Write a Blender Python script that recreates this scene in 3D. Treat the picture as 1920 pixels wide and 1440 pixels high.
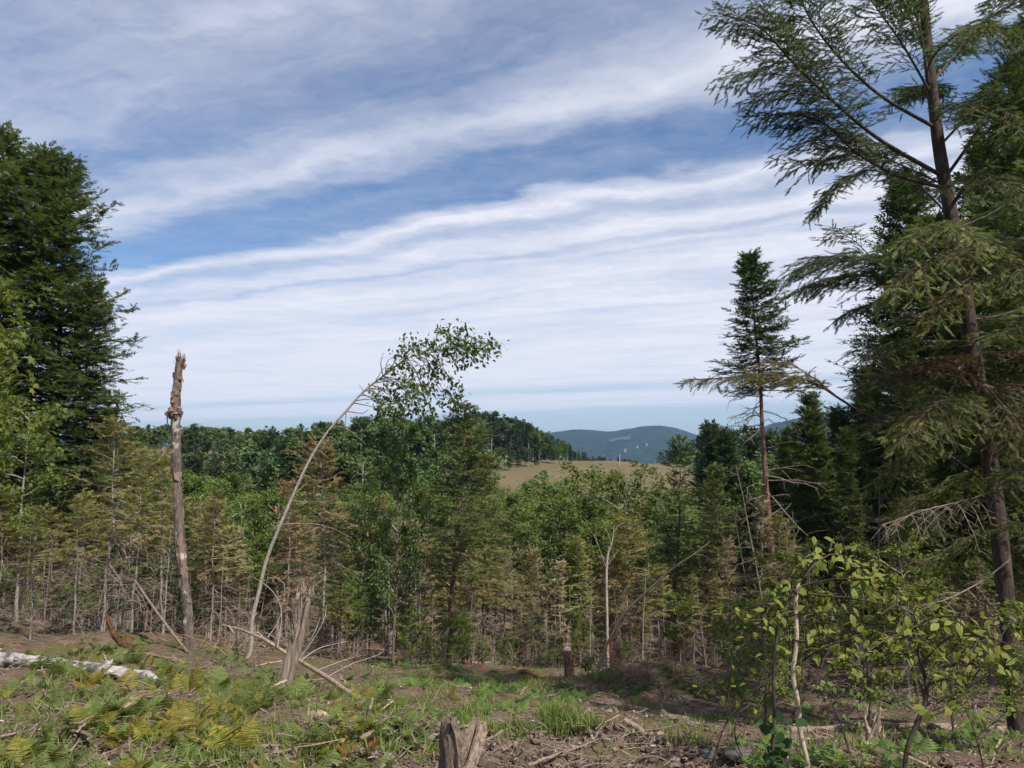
import bpy, math
import numpy as np
R_ = math.radians
for o in list(bpy.data.objects):
    bpy.data.objects.remove(o)
scene = bpy.context.scene
COL = scene.collection

# ------------------------------------------------------------------ camera
CAM_Z = 1.6
FPX = 1478.0                       # focal length in pixels of the 1920-wide photograph
PITCH = math.atan(130 / FPX)
cam_d = bpy.data.cameras.new('camera')
cam_d.sensor_width = 36
cam_d.lens = FPX / 1920 * 36
cam_d.clip_start = 0.1
cam_d.clip_end = 30000
cam = bpy.data.objects.new('camera', cam_d)
COL.objects.link(cam)
cam.location = (0, 0, CAM_Z)
cam.rotation_euler = (math.pi / 2 + PITCH, 0, 0)
scene.camera = cam

# ------------------------------------------------------------------ sun, sky, exposure
SUN_EL, SUN_AZ = R_(52), R_(140)   # azimuth clockwise from the view direction (+Y)
sd = bpy.data.lights.new('sun', 'SUN')
sd.energy = 4.9
sd.angle = R_(0.9)
sd.color = (1.0, 0.95, 0.87)
sun = bpy.data.objects.new('sun', sd)
COL.objects.link(sun)
sdir = np.array([math.sin(SUN_AZ) * math.cos(SUN_EL), math.cos(SUN_AZ) * math.cos(SUN_EL), math.sin(SUN_EL)])
from mathutils import Vector, Matrix
sun.rotation_euler = Vector(sdir).to_track_quat('Z', 'Y').to_euler()
scene.view_settings.view_transform = 'Standard'
scene.view_settings.look = 'None'
scene.view_settings.exposure = 0.50
scene.view_settings.gamma = 1.0
scene.view_settings.use_curve_mapping = False
scene.cycles.volume_bounces = 0
scene.cycles.max_bounces = 6
scene.cycles.diffuse_bounces = 4
scene.cycles.transmission_bounces = 4
scene.cycles.caustics_reflective = False
scene.cycles.caustics_refractive = False


class NT:
    """small helper round a node tree"""
    def __init__(s, tree):
        s.t = tree
        s.n = tree.nodes
        s.n.clear()

    def add(s, typ, **kw):
        n = s.n.new(typ)
        for k, v in kw.items():
            setattr(n, k, v)
        return n

    def link(s, a, b):
        s.t.links.new(a, b)

    def val(s, sock, v):
        if hasattr(v, 'is_linked') or isinstance(v, bpy.types.NodeSocket):
            s.link(v, sock)
        else:
            sock.default_value = v

    def math(s, op, a, b=None, c=None, clamp=False):
        n = s.add('ShaderNodeMath', operation=op, use_clamp=clamp)
        s.val(n.inputs[0], a)
        if b is not None:
            s.val(n.inputs[1], b)
        if c is not None:
            s.val(n.inputs[2], c)
        return n.outputs[0]

    def mix(s, f, a, b, blend='MIX'):
        n = s.add('ShaderNodeMix', data_type='RGBA', blend_type=blend)
        s.val(n.inputs[0], f)
        for sk, v in ((n.inputs[6], a), (n.inputs[7], b)):
            if isinstance(v, (tuple, list)):
                v = tuple(v) + (1,) if len(v) == 3 else tuple(v)
            s.val(sk, v)
        return n.outputs[2]

    def ramp(s, fac, stops, interp='LINEAR'):
        n = s.add('ShaderNodeValToRGB')
        cr = n.color_ramp
        cr.interpolation = interp
        while len(cr.elements) < len(stops):
            cr.elements.new(0.5)
        for e, (p, c) in zip(cr.elements, stops):
            e.position = p
            if not isinstance(c, (tuple, list)):
                c = (c, c, c)
            e.color = tuple(c)[:3] + (1,)
        s.val(n.inputs[0], fac)
        return n.outputs[0]

    def noise(s, vec, scale, detail=4, rough=0.55, dist=0.0):
        n = s.add('ShaderNodeTexNoise')
        if vec is not None:
            s.link(vec, n.inputs['Vector'])
        n.inputs['Scale'].default_value = scale
        n.inputs['Detail'].default_value = detail
        n.inputs['Roughness'].default_value = rough
        n.inputs['Distortion'].default_value = dist
        return n.outputs[0]

    def mapping(s, vec, scale=(1, 1, 1), loc=(0, 0, 0), rot=(0, 0, 0)):
        n = s.add('ShaderNodeMapping')
        s.link(vec, n.inputs[0])
        n.inputs[1].default_value = loc
        n.inputs[2].default_value = rot
        n.inputs[3].default_value = scale
        return n.outputs[0]

    def comb(s, x, y, z):
        n = s.add('ShaderNodeCombineXYZ')
        s.val(n.inputs[0], x)
        s.val(n.inputs[1], y)
        s.val(n.inputs[2], z)
        return n.outputs[0]


def make_world():
    w = bpy.data.worlds.new('World')
    scene.world = w
    w.use_nodes = True
    g = NT(w.node_tree)
    sky = g.add('ShaderNodeTexSky', sky_type='NISHITA')
    sky.sun_disc = False
    sky.sun_elevation = SUN_EL
    sky.sun_rotation = SUN_AZ
    sky.altitude = 300
    sky.air_density = 1.0
    sky.dust_density = 0.6
    sky.ozone_density = 1.6
    co = g.add('ShaderNodeTexCoord').outputs['Generated']
    sep = g.add('ShaderNodeSeparateXYZ')
    g.link(co, sep.inputs[0])
    x, y, z = sep.outputs
    zz = g.math('MAXIMUM', z, 0.012)
    u = g.math('DIVIDE', x, zz)
    v = g.math('DIVIDE', y, zz)
    # cloud streets: t runs across the streets, q along them
    t = g.math('ADD', g.math('MULTIPLY', u, 0.486), g.math('MULTIPLY', v, 0.874))
    q = g.math('ADD', g.math('MULTIPLY', u, -0.874), g.math('MULTIPLY', v, 0.486))
    uv = g.comb(u, v, 0.0)
    n1 = g.noise(g.mapping(uv, (0.55, 0.55, 1)), 1.0, 3, 0.55)
    n2 = g.noise(g.mapping(uv, (2.1, 2.1, 1), (3.1, 7, 0)), 1.0, 5, 0.6)
    n0 = g.noise(g.mapping(uv, (0.22, 0.3, 1), (1.7, 0.4, 0)), 1.0, 2, 0.5)
    warp = g.math('ADD', g.math('MULTIPLY', g.math('SUBTRACT', n1, 0.5), 0.55), g.math('MULTIPLY', g.math('SUBTRACT', n2, 0.5), 0.46))
    # the streets wander and dissolve along their length
    warp = g.math('ADD', warp, g.math('MULTIPLY', g.math('SUBTRACT', n0, 0.5), g.math('MULTIPLY', g.math('ABSOLUTE', t), 0.10)))
    tw = g.math('ADD', g.math('ABSOLUTE', t), warp)
    lt = g.math('DIVIDE', g.math('LOGARITHM', g.math('MAXIMUM', tw, 0.3), 2.0), 5.0, clamp=False)   # t=1 ->0, t=32 ->1
    L = lambda a: math.log2(a) / 5.0
    prof = g.ramp(lt, [(0.0, 0.50), (L(1.35), 0.52), (L(1.6), 0.36), (L(1.8), 0.54), (L(1.97), 0.78), (L(2.12), 0.50), (L(2.25), 0.16),
                       (L(2.42), 0.10), (L(2.6), 0.16), (L(2.72), 0.66), (L(2.82), 0.90), (L(2.98), 0.60), (L(3.2), 0.90), (L(3.33), 0.80), (L(3.44), 0.58), (L(3.55), 0.78),
                       (L(3.9), 0.90), (L(4.6), 0.82), (L(5.5), 0.90), (L(7.0), 0.92), (L(10.0), 0.90), (L(11.3), 0.56), (L(12.4), 0.84), (L(15.0), 0.80), (L(17.2), 0.40), (L(22), 0.20), (1.0, 0.20)], 'EASE')
    # streaky and rippled detail
    st = g.comb(g.math('MULTIPLY', q, 0.42), g.math('MULTIPLY', g.math('ADD', t, g.math('MULTIPLY', warp, 0.8)), 2.4), 0.0)
    n3 = g.noise(st, 1.0, 8, 0.66, 0.5)
    st2 = g.comb(g.math('MULTIPLY', q, 1.5), g.math('MULTIPLY', g.math('ADD', t, warp), 6.0), 2.0)
    n4 = g.noise(st2, 1.0, 6, 0.65, 0.9)
    n5 = g.noise(g.mapping(uv, (0.8, 1.3, 1), (11, 4, 0)), 1.0, 6, 0.6, 0.4)
    n7 = g.noise(g.mapping(uv, (7.0, 7.0, 1), (2, 9, 0)), 1.0, 6, 0.62, 0.5)
    n6 = g.noise(g.comb(g.math('MULTIPLY', q, 9.0), g.math('MULTIPLY', t, 3.0), 5.0), 1.0, 3, 0.55, 0.6)
    rip = g.math('MULTIPLY', g.math('SUBTRACT', n6, 0.5), g.math('MULTIPLY', g.math('SUBTRACT', n5, 0.42, clamp=True), 1.6))
    det = g.math('ADD', g.math('MULTIPLY', g.math('SUBTRACT', n3, 0.5), 0.92), g.math('MULTIPLY', g.math('SUBTRACT', n4, 0.5), 0.36))
    det = g.math('ADD', det, g.math('MULTIPLY', g.math('SUBTRACT', n5, 0.5), 0.66))
    det = g.math('ADD', det, g.math('MULTIPLY', g.math('SUBTRACT', n7, 0.5), 0.34))
    det = g.math('ADD', det, rip)
    # detail fades to an even veil towards the horizon, where the streets run together
    fade = g.math('MULTIPLY', g.math('DIVIDE', z, 0.24, clamp=True), 0.9)
    fade = g.math('ADD', fade, 0.10)
    dens = g.math('ADD', prof, g.math('MULTIPLY', det, fade), clamp=True)
    # thick veil is greyer, thin bright streets whiter
    shade = g.ramp(g.math('ADD', g.math('MULTIPLY', prof, 0.55), g.math('ADD', g.math('MULTIPLY', n3, 0.25), g.math('MULTIPLY', n5, 0.25))), [(0.40, (0.40, 0.43, 0.51)), (0.58, (0.52, 0.54, 0.62)), (0.76, (0.61, 0.62, 0.69))])
    blue = g.mix(1.0, sky.outputs[0], (0.066, 0.077, 0.091), 'MULTIPLY')
    col = g.mix(dens, blue, shade)
    bg = g.add('ShaderNodeBackground')
    g.link(col, bg.inputs[0])
    bg.inputs[1].default_value = 1.0
    out = g.add('ShaderNodeOutputWorld')
    g.link(bg.outputs[0], out.inputs[0])


make_world()

# ------------------------------------------------------------------ maths helpers
F_ = np.array([0, math.cos(PITCH), math.sin(PITCH)])
U_ = np.array([0, -math.sin(PITCH), math.cos(PITCH)])


def ray(px, py):
    a = (np.asarray(px, float) - 960) / FPX
    b = (720 - np.asarray(py, float)) / FPX
    d = F_ + a[..., None] * np.array([1.0, 0, 0]) + b[..., None] * U_
    return d / d[..., 1:2]


def P(px, py, dist):
    """point seen at photo pixel (px, py) at depth dist (metres along +Y)"""
    return np.array([0, 0, CAM_Z]) + ray(np.float64(px), np.float64(py)) * dist


def pts(lst, dist=None):
    """[(px, py[, depth])] -> Nx3"""
    return np.array([P(p[0], p[1], p[2] if len(p) > 2 else dist) for p in lst])


def _h2(ix, iy, seed):
    n = (ix.astype(np.int64) * 374761393 + iy.astype(np.int64) * 668265263 + seed * 974634777) & 0xFFFFFFFF
    n = ((n ^ (n >> 13)) * 1274126177) & 0xFFFFFFFF
    return ((n ^ (n >> 16)) & 0xFFFF) / 65535.0


def vnoise(x, y, seed=0):
    x = np.asarray(x, float)
    y = np.asarray(y, float)
    ix, iy = np.floor(x), np.floor(y)
    fx, fy = x - ix, y - iy
    fx = fx * fx * (3 - 2 * fx)
    fy = fy * fy * (3 - 2 * fy)
    a, b, c, d = _h2(ix, iy, seed), _h2(ix + 1, iy, seed), _h2(ix, iy + 1, seed), _h2(ix + 1, iy + 1, seed)
    return (a + (b - a) * fx) * (1 - fy) + (c + (d - c) * fx) * fy - 0.5


def fbm(x, y, octs=4, seed=0, gain=0.5):
    s, amp = 0.0, 1.0
    for i in range(octs):
        s = s + amp * vnoise(x * 2 ** i + 17.3 * i, y * 2 ** i - 9.1 * i, seed + i)
        amp *= gain
    return s


_PY = [-60, -8, 0, 4.5, 6, 8, 12, 16, 25, 40, 60, 90, 115, 140, 160, 190, 215, 240, 300, 420, 900, 2000, 3000, 9000]
_PZ = [2, 0.3, 0, -.12, -.36, -.85, -1.8, -2.7, -5.0, -9.0, -14, -18.5, -16.5, -10.5, -6.2, -2.2, -.9, -1.6, -9, -32, -75, -95, -100, -110]
_XS = np.arange(-60, 9000, 0.5)


def _smooth_profile():
    z = np.interp(_XS, _PY, _PZ)
    k = np.ones(5) / 5
    return np.convolve(np.pad(z, 2, mode='edge'), k, 'valid')


_ZS = _smooth_profile()


def G(x, y, detail=True):
    """ground height"""
    x = np.asarray(x, float)
    y = np.asarray(y, float)
    z = np.interp(y, _XS, _ZS)
    far = np.clip((y - 40) / 60, 0, 1)
    z = z + 0.095 * np.maximum(0, -x) * np.clip(y / 14, 0, 1) * (1 - far) * np.clip(30 / np.maximum(np.abs(x), 1), 0, 1)
    z = z - 0.085 * np.clip(x, 0, 9) * np.exp(-((y - 6.5) / 5.5) ** 2)
    z = z + 6.0 * np.exp(-((x + 28) / 38) ** 2 - ((y - 115) / 35) ** 2)
    z = z + 5.0 * np.exp(-((x + 90) / 60) ** 2 - ((y - 190) / 60) ** 2)
    z = z + 8.0 * np.exp(-((x - 45) / 28) ** 2 - ((y - 85) / 35) ** 2)
    z = z - 3.0 * np.clip((x - 28) / 40, 0, 1) * np.exp(-((y - 200) / 60) ** 2)
    # heap of pushed-up soil, small red-brown heap, pit at the stump
    z = z + 0.50 * np.exp(-((x - 2.0) / 1.25) ** 2 - ((y - 11.4) / 0.85) ** 2)
    z = z + 0.16 * np.exp(-((x + 0.95) / 0.32) ** 2 - ((y - 12.2) / 0.4) ** 2)
    edge = 5.75 + 0.35 * np.sin(x * 2.1 + 0.6) + 0.2 * np.sin(x * 5.3)
    inside = np.clip((edge - y) / 0.25, 0, 1) * np.clip((x + 1.35) / 0.3, 0, 1) * np.clip((1.9 - x) / 0.5, 0, 1) * np.clip((y - 2.5) / 1, 0, 1)
    z = z - 0.11 * inside + 0.07 * np.exp(-((y - edge - 0.08) / 0.16) ** 2) * np.clip((x + 1.5) / 0.4, 0, 1) * np.clip((1.6 - x) / 0.5, 0, 1)
    if detail:
        r = np.hypot(x, y)
        near = np.clip((45 - r) / 20, 0, 1)
        z = z + near * (0.22 * fbm(x * 0.45, y * 0.45, 3, 3) + 0.10 * fbm(x * 1.9, y * 1.9, 3, 5))
        z = z + near * np.clip((16 - r) / 8, 0, 1) * (0.05 + 0.09 * inside) * fbm(x * 7, y * 7, 3, 9, 0.6)
        z = z + np.clip((r - 60) / 60, 0, 1) * 1.2 * fbm(x * 0.03, y * 0.03, 3, 21)
    return z


_DS = np.concatenate([np.arange(2.2, 30, 0.03), np.arange(30, 90, 0.4)])


def ground_at(px, py):
    """where the ray through a photo pixel meets the ground -> Nx3"""
    px = np.atleast_1d(np.asarray(px, float))
    py = np.atleast_1d(np.asarray(py, float))
    out = np.empty((len(px), 3))
    for i0 in range(0, len(px), 4000):
        d = ray(px[i0:i0 + 4000], py[i0:i0 + 4000])
        X = d[:, None, :] * _DS[None, :, None]
        hit = (CAM_Z + X[..., 2]) < G(X[..., 0], X[..., 1], False)
        k = np.argmax(hit, 1)
        k[~hit.any(1)] = len(_DS) - 1
        p = X[np.arange(len(k)), k]
        p[:, 2] = G(p[:, 0], p[:, 1])
        out[i0:i0 + 4000] = p
    return out


def nrm(v):
    return v / np.maximum(np.linalg.norm(v, axis=-1, keepdims=True), 1e-9)


def frames(fwd, up):
    """rows -> matrices whose columns are right, forward, normal"""
    f = nrm(fwd)
    r = np.cross(f, up)
    bad = np.linalg.norm(r, axis=-1) < 1e-4
    if bad.any():
        r[bad] = np.cross(f[bad], np.array([0.3, 0.9, 0.2]))
    r = nrm(r)
    n = np.cross(r, f)
    return np.stack([r, f, n], -1)


def resample(p, n):
    p = np.asarray(p, float)
    if len(p) > 2:                                   # Catmull-Rom
        q = np.vstack([2 * p[0] - p[1], p, 2 * p[-1] - p[-2]])
        t = np.linspace(0, len(p) - 1 - 1e-6, n)
        i = t.astype(int)
        f = (t - i)[:, None]
        a, b, c, d = q[i], q[i + 1], q[i + 2], q[i + 3]
        return 0.5 * (2 * b + (c - a) * f + (2 * a - 5 * b + 4 * c - d) * f ** 2 + (3 * b - a - 3 * c + d) * f ** 3)
    t = np.linspace(0, 1, n)[:, None]
    return p[0] * (1 - t) + p[-1] * t


class Geo:
    def __init__(s):
        s.V, s.F, s.A, s.M, s.nv = [], [], [], [], 0

    def add(s, v, f, rnd=0.5, mat=0):
        v = np.asarray(v, float).reshape(-1, 3)
        f = np.asarray(f, np.int64)
        s.V.append(v)
        s.F.append(f + s.nv)
        s.A.append(np.broadcast_to(np.asarray(rnd, float), (len(v),)))
        s.M.append(np.full(len(f), mat, np.int32))
        s.nv += len(v)

    def tubes(s, paths, radii, k=3, mat=0, rnd=0.5, cap=True, rough=0.0, rng=None):
        paths = np.asarray(paths, float)
        if paths.ndim == 2:
            paths = paths[None]
        M, N, _ = paths.shape
        if M == 0:
            return
        radii = np.broadcast_to(np.asarray(radii, float), (M, N))
        tan = nrm(np.gradient(paths, axis=1))
        mean = nrm(paths[:, -1] - paths[:, 0])
        ref = np.where(np.abs(mean[:, 2:3]) > 0.8, np.array([[1.0, 0.2, 0]]), np.array([[0, 0.15, 1.0]]))
        a = nrm(np.cross(tan, ref[:, None, :]))
        b = np.cross(tan, a)
        ang = np.linspace(0, 2 * math.pi, k, endpoint=False)
        rr = radii[..., None]
        if rough and rng is not None:
            rr = rr * (1 + rough * rng.standard_normal((M, N, k)))
        ring = paths[:, :, None, :] + (a[:, :, None, :] * np.cos(ang)[None, None, :, None] + b[:, :, None, :] * np.sin(ang)[None, None, :, None]) * rr[..., None]
        i = np.arange(N - 1)[:, None] * k
        j = np.arange(k)[None]
        j2 = (j + 1) % k
        q = np.stack([i + j, i + j2, i + k + j2, i + k + j], -1).reshape(-1, 4)
        F = (q[None] + (np.arange(M) * N * k)[:, None, None]).reshape(-1, 4)
        rn = np.broadcast_to(np.asarray(rnd, float).reshape(-1, 1), (M, N * k)).reshape(-1) if np.ndim(rnd) else rnd
        base = s.nv
        s.add(ring.reshape(-1, 3), F, rn, mat)
        if cap and k >= 5:
            for m in range(M):
                for e, rev in ((0, True), (N - 1, False)):
                    idx = np.arange(k) + base + m * N * k + e * k
                    c = paths[m, e]
                    v = np.vstack([s_ring for s_ring in [ring[m, e]]] + [c[None]])
                    f = np.array([[jj, (jj + 1) % k, k] for jj in range(k)])
                    if rev:
                        f = f[:, ::-1]
                    s.add(v, f, 0.9, mat)

    def scatter(s, tv, tf, pos, rot, scale=1.0, rnd=0.5, mat=0):
        M = len(pos)
        if M == 0:
            return
        tv = np.asarray(tv, float)
        tf = np.asarray(tf)
        sc = np.asarray(scale, float)
        if sc.ndim == 0:
            sc = np.full(M, float(sc))
        if sc.ndim == 1:
            sc = sc[:, None]
        loc = tv[None] * sc[:, None, :]
        v = np.einsum('mij,mvj->mvi', rot, loc) + pos[:, None, :]
        f = tf[None] + (np.arange(M) * len(tv))[:, None, None]
        rn = np.repeat(np.broadcast_to(np.asarray(rnd, float), (M,)), len(tv))
        s.add(v.reshape(-1, 3), f.reshape(-1, tf.shape[1]), rn, mat)

    def mesh(s, name, mats, smooth=False):
        me = bpy.data.meshes.new(name)
        V = np.concatenate(s.V) if s.V else np.zeros((0, 3))
        me.vertices.add(len(V))
        me.vertices.foreach_set('co', V.astype(np.float32).ravel())
        ls, lt, tot = [], [], 0
        for f in s.F:
            n, k = f.shape
            lt.append(np.full(n, k))
            ls.append(f.ravel())
        lt = np.concatenate(lt)
        li = np.concatenate(ls)
        me.loops.add(len(li))
        me.loops.foreach_set('vertex_index', li.astype(np.int32))
        me.polygons.add(len(lt))
        st = np.concatenate([[0], np.cumsum(lt)[:-1]])
        me.polygons.foreach_set('loop_start', st.astype(np.int32))
        me.polygons.foreach_set('material_index', np.concatenate(s.M))
        if smooth:
            me.polygons.foreach_set('use_smooth', np.ones(len(lt), bool))
        else:
            me.polygons.foreach_set('use_smooth', np.zeros(len(lt), bool))
        at = me.attributes.new('rnd', 'FLOAT', 'POINT')
        at.data.foreach_set('value', np.concatenate(s.A).astype(np.float32))
        for m in (mats if isinstance(mats, (list, tuple)) else [mats]):
            me.materials.append(m)
        me.update(calc_edges=True)
        return me


def tag(o, label=None, cat=None, group=None, kind=None):
    if label:
        o['label'] = label
    if cat:
        o['category'] = cat
    if group:
        o['group'] = group
    if kind:
        o['kind'] = kind
    return o


def new(name, data=None, parent=None, loc=None):
    o = bpy.data.objects.new(name, data)
    COL.objects.link(o)
    if parent is not None:
        o.parent = parent
    if loc is not None:
        o.location = tuple(loc)
    return o


# ------------------------------------------------------------------ materials
def _mat(name):
    m = bpy.data.materials.new(name)
    m.use_nodes = True
    g = NT(m.node_tree)
    out = g.add('ShaderNodeOutputMaterial')
    return m, g, out


def _princ(g, out, col, rough=0.8, spec=0.3, bump=None, bstr=0.4, bdist=0.02):
    b = g.add('ShaderNodeBsdfPrincipled')
    g.val(b.inputs['Base Color'], col if not isinstance(col, tuple) else col + (1,))
    g.val(b.inputs['Roughness'], rough)
    b.inputs['Specular IOR Level'].default_value = spec
    if bump is not None:
        bn = g.add('ShaderNodeBump')
        bn.inputs['Strength'].default_value = bstr
        bn.inputs['Distance'].default_value = bdist
        g.link(bump, bn.inputs['Height'])
        g.link(bn.outputs[0], b.inputs['Normal'])
    if out is not None:
        g.link(b.outputs[0], out.inputs[0])
    return b


def foliage_mat(name, stops, trans=0.3, tcol=1.5, patch=0.0):
    """leaf colour picked per leaf, per plant tint from the object colour, light passing through the blade"""
    m, g, out = _mat(name)
    at = g.add('ShaderNodeAttribute', attribute_name='rnd')
    oi = g.add('ShaderNodeObjectInfo')
    f = at.outputs['Fac']
    if patch:
        tc = g.add('ShaderNodeTexCoord')
        f = g.math('ADD', f, g.math('MULTIPLY', g.math('SUBTRACT', g.noise(tc.outputs['Object'], patch, 2), 0.5), 0.9), clamp=True)
    c = g.ramp(f, stops)
    c = g.mix(1.0, c, oi.outputs['Color'], 'MULTIPLY')
    hs = g.add('ShaderNodeHueSaturation')
    g.val(hs.inputs['Hue'], g.math('ADD', 0.488, g.math('MULTIPLY', oi.outputs['Random'], 0.024)))
    g.val(hs.inputs['Value'], g.math('ADD', 1.06, g.math('MULTIPLY', oi.outputs['Random'], 0.34)))
    g.link(c, hs.inputs['Color'])
    c = hs.outputs[0]
    b = _princ(g, None, c, 0.62, 0.22)
    tr = g.add('ShaderNodeBsdfTranslucent')
    g.link(g.mix(1.0, c, (tcol, tcol * 1.05, tcol * 0.55), 'MULTIPLY'), tr.inputs[0])
    mx = g.add('ShaderNodeMixShader')
    mx.inputs[0].default_value = trans
    g.link(b.outputs[0], mx.inputs[1])
    g.link(tr.outputs[0], mx.inputs[2])
    g.link(mx.outputs[0], out.inputs[0])
    return m


def bark_mat(name, dark, light, lichen=None, zs=0.18, scale=26, lich=0.56, orange=None):
    m, g, out = _mat(name)
    tc = g.add('ShaderNodeTexCoord')
    oi = g.add('ShaderNodeObjectInfo')
    v = g.mapping(tc.outputs['Object'], (1, 1, zs))
    n = g.noise(v, scale, 6, 0.65, 0.3)
    c = g.ramp(n, [(0.32, dark), (0.68, light)])
    n2 = g.noise(tc.outputs['Object'], scale * 0.28, 5, 0.65)
    if orange:
        n3 = g.noise(g.mapping(tc.outputs['Object'], (1, 1, 0.35), (4, 2, 1)), 5, 4, 0.6)
        c = g.mix(g.ramp(n3, [(0.55, 0), (0.64, .7)]), c, orange)
    if lichen:
        c = g.mix(g.ramp(n2, [(lich, 0), (lich + 0.1, 0.85)]), c, lichen)
    c = g.mix(1.0, c, oi.outputs['Color'], 'MULTIPLY')
    _princ(g, out, c, 0.9, 0.15, n, 0.7, 0.02)
    return m


def mats():
    d = {}
    d['needle'] = foliage_mat('spruce_needles', [(0.0, (0.036, 0.056, 0.020)), (0.5, (0.062, 0.084, 0.028)), (0.85, (0.105, 0.118, 0.036)), (1.0, (0.15, 0.13, 0.045))], 0.28)
    d['dry'] = foliage_mat('yellowing_needles', [(0.0, (0.108, 0.110, 0.042)), (0.45, (0.165, 0.150, 0.055)), (0.8, (0.185, 0.145, 0.068)), (1.0, (0.18, 0.115, 0.066))], 0.32)
    d['brown'] = foliage_mat('dead_needles', [(0.0, (0.13, 0.098, 0.066)), (0.6, (0.18, 0.136, 0.090)), (1.0, (0.20, 0.13, 0.080))], 0.22)
    d['hemlock'] = foliage_mat('hemlock_needles', [(0.0, (0.032, 0.052, 0.023)), (0.6, (0.055, 0.078, 0.030)), (0.9, (0.092, 0.108, 0.035)), (1.0, (0.13, 0.11, 0.042))], 0.32)
    d['leaf'] = foliage_mat('broad_leaves', [(0.0, (0.046, 0.068, 0.021)), (0.5, (0.072, 0.098, 0.029)), (0.9, (0.112, 0.136, 0.040)), (1.0, (0.145, 0.150, 0.05))], 0.36)
    d['maple'] = foliage_mat('maple_leaves', [(0.0, (0.09, 0.125, 0.03)), (0.6, (0.14, 0.175, 0.045)), (1.0, (0.20, 0.20, 0.06))], 0.42)
    d['beech'] = foliage_mat('beech_leaf_blade', [(0.0, (0.085, 0.118, 0.030)), (0.35, (0.125, 0.155, 0.040)), (0.66, (0.180, 0.180, 0.050)), (0.82, (0.22, 0.155, 0.055)), (1.0, (0.20, 0.10, 0.05))], 0.42, 1.6, 9.0)
    d['ivy'] = foliage_mat('dark_vine_leaves', [(0.0, (0.018, 0.050, 0.018)), (1.0, (0.040, 0.085, 0.028))], 0.2)
    d['fern'] = foliage_mat('fern_fronds', [(0.0, (0.070, 0.100, 0.027)), (0.5, (0.110, 0.135, 0.036)), (1.0, (0.165, 0.165, 0.05))], 0.38)
    d['grass'] = foliage_mat('grass_blades', [(0.0, (0.10, 0.14, 0.038)), (0.6, (0.145, 0.175, 0.05)), (1.0, (0.22, 0.20, 0.09))], 0.34)
    d['farleaf'] = foliage_mat('far_leaves', [(0.0, (0.045, 0.070, 0.024)), (0.6, (0.070, 0.098, 0.032)), (1.0, (0.105, 0.130, 0.042))], 0.28)
    d['farneedle'] = foliage_mat('far_needles', [(0.0, (0.030, 0.048, 0.020)), (0.7, (0.048, 0.068, 0.027)), (1.0, (0.075, 0.092, 0.034))], 0.2)
    d['bark_spruce'] = bark_mat('spruce_bark', (0.075, 0.052, 0.042), (0.20, 0.155, 0.130), (0.26, 0.24, 0.22), lich=0.6)
    d['bark_grey'] = bark_mat('grey_bark', (0.16, 0.14, 0.12), (0.34, 0.31, 0.275), (0.42, 0.40, 0.37), zs=0.5, lich=0.6)
    d['bark_hemlock'] = bark_mat('hemlock_bark', (0.030, 0.022, 0.019), (0.115, 0.088, 0.075), (0.15, 0.14, 0.13), zs=0.3, scale=22, lich=0.64)
    d['bark_red'] = bark_mat('reddish_bark', (0.085, 0.042, 0.035), (0.20, 0.118, 0.098), zs=0.2)
    d['bark_snag'] = bark_mat('snag_bark', (0.045, 0.034, 0.029), (0.19, 0.155, 0.135), (0.42, 0.41, 0.39), zs=0.45, scale=20, lich=0.575, orange=(0.23, 0.138, 0.09))
    d['birch'] = bark_mat('birch_bark', (0.15, 0.13, 0.115), (0.46, 0.44, 0.41), (0.07, 0.055, 0.045), zs=1.4, scale=16, lich=0.51)
    d['wood'] = bark_mat('weathered_wood', (0.13, 0.095, 0.072), (0.36, 0.29, 0.225), (0.07, 0.05, 0.04), zs=0.06, scale=34, lich=0.66)
    d['rawwood'] = bark_mat('fresh_split_wood', (0.20, 0.12, 0.07), (0.46, 0.31, 0.19), zs=0.07, scale=40)
    d['rot'] = bark_mat('rotten_wood', (0.045, 0.027, 0.020), (0.22, 0.115, 0.065), (0.30, 0.16, 0.085), zs=0.3, scale=30, lich=0.55)
    d['twig'] = bark_mat('dead_twig', (0.13, 0.098, 0.078), (0.27, 0.215, 0.175), zs=0.3)
    d['paletwig'] = bark_mat('pale_dead_twig', (0.22, 0.19, 0.165), (0.42, 0.37, 0.32), zs=0.3)
    d['darktwig'] = bark_mat('dark_stem', (0.030, 0.022, 0.019), (0.09, 0.068, 0.055), zs=0.4)
    d['palestem'] = bark_mat('pale_sapling_bark', (0.30, 0.235, 0.165), (0.52, 0.43, 0.32), (0.30, 0.16, 0.08), zs=0.4, scale=30, lich=0.66)
    d['stump'] = bark_mat('stump_wood', (0.060, 0.044, 0.036), (0.225, 0.175, 0.135), (0.33, 0.25, 0.18), zs=0.05, scale=40, lich=0.6)
    d['rock'] = bark_mat('grey_rock', (0.10, 0.095, 0.09), (0.30, 0.285, 0.27), zs=1, scale=9)
    # ground: bare soil, needle litter, moss and pale broken wood
    m, g, out = _mat('forest_floor')
    tc = g.add('ShaderNodeTexCoord').outputs['Object']
    n1 = g.noise(tc, 0.9, 5, 0.6)
    n2 = g.noise(tc, 7.0, 6, 0.68)
    n3 = g.noise(tc, 38.0, 5, 0.7)
    c = g.ramp(n2, [(0.30, (0.058, 0.039, 0.029)), (0.5, (0.125, 0.086, 0.062)), (0.68, (0.200, 0.145, 0.108))])
    c = g.mix(g.ramp(n1, [(0.45, 0), (0.62, 0.75)]), c, g.ramp(n3, [(0.35, (0.085, 0.050, 0.034)), (0.65, (0.20, 0.125, 0.083))]))
    n4 = g.noise(g.mapping(tc, (1, 1, 1), (5, 3, 0)), 1.3, 5, 0.65)
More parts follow.
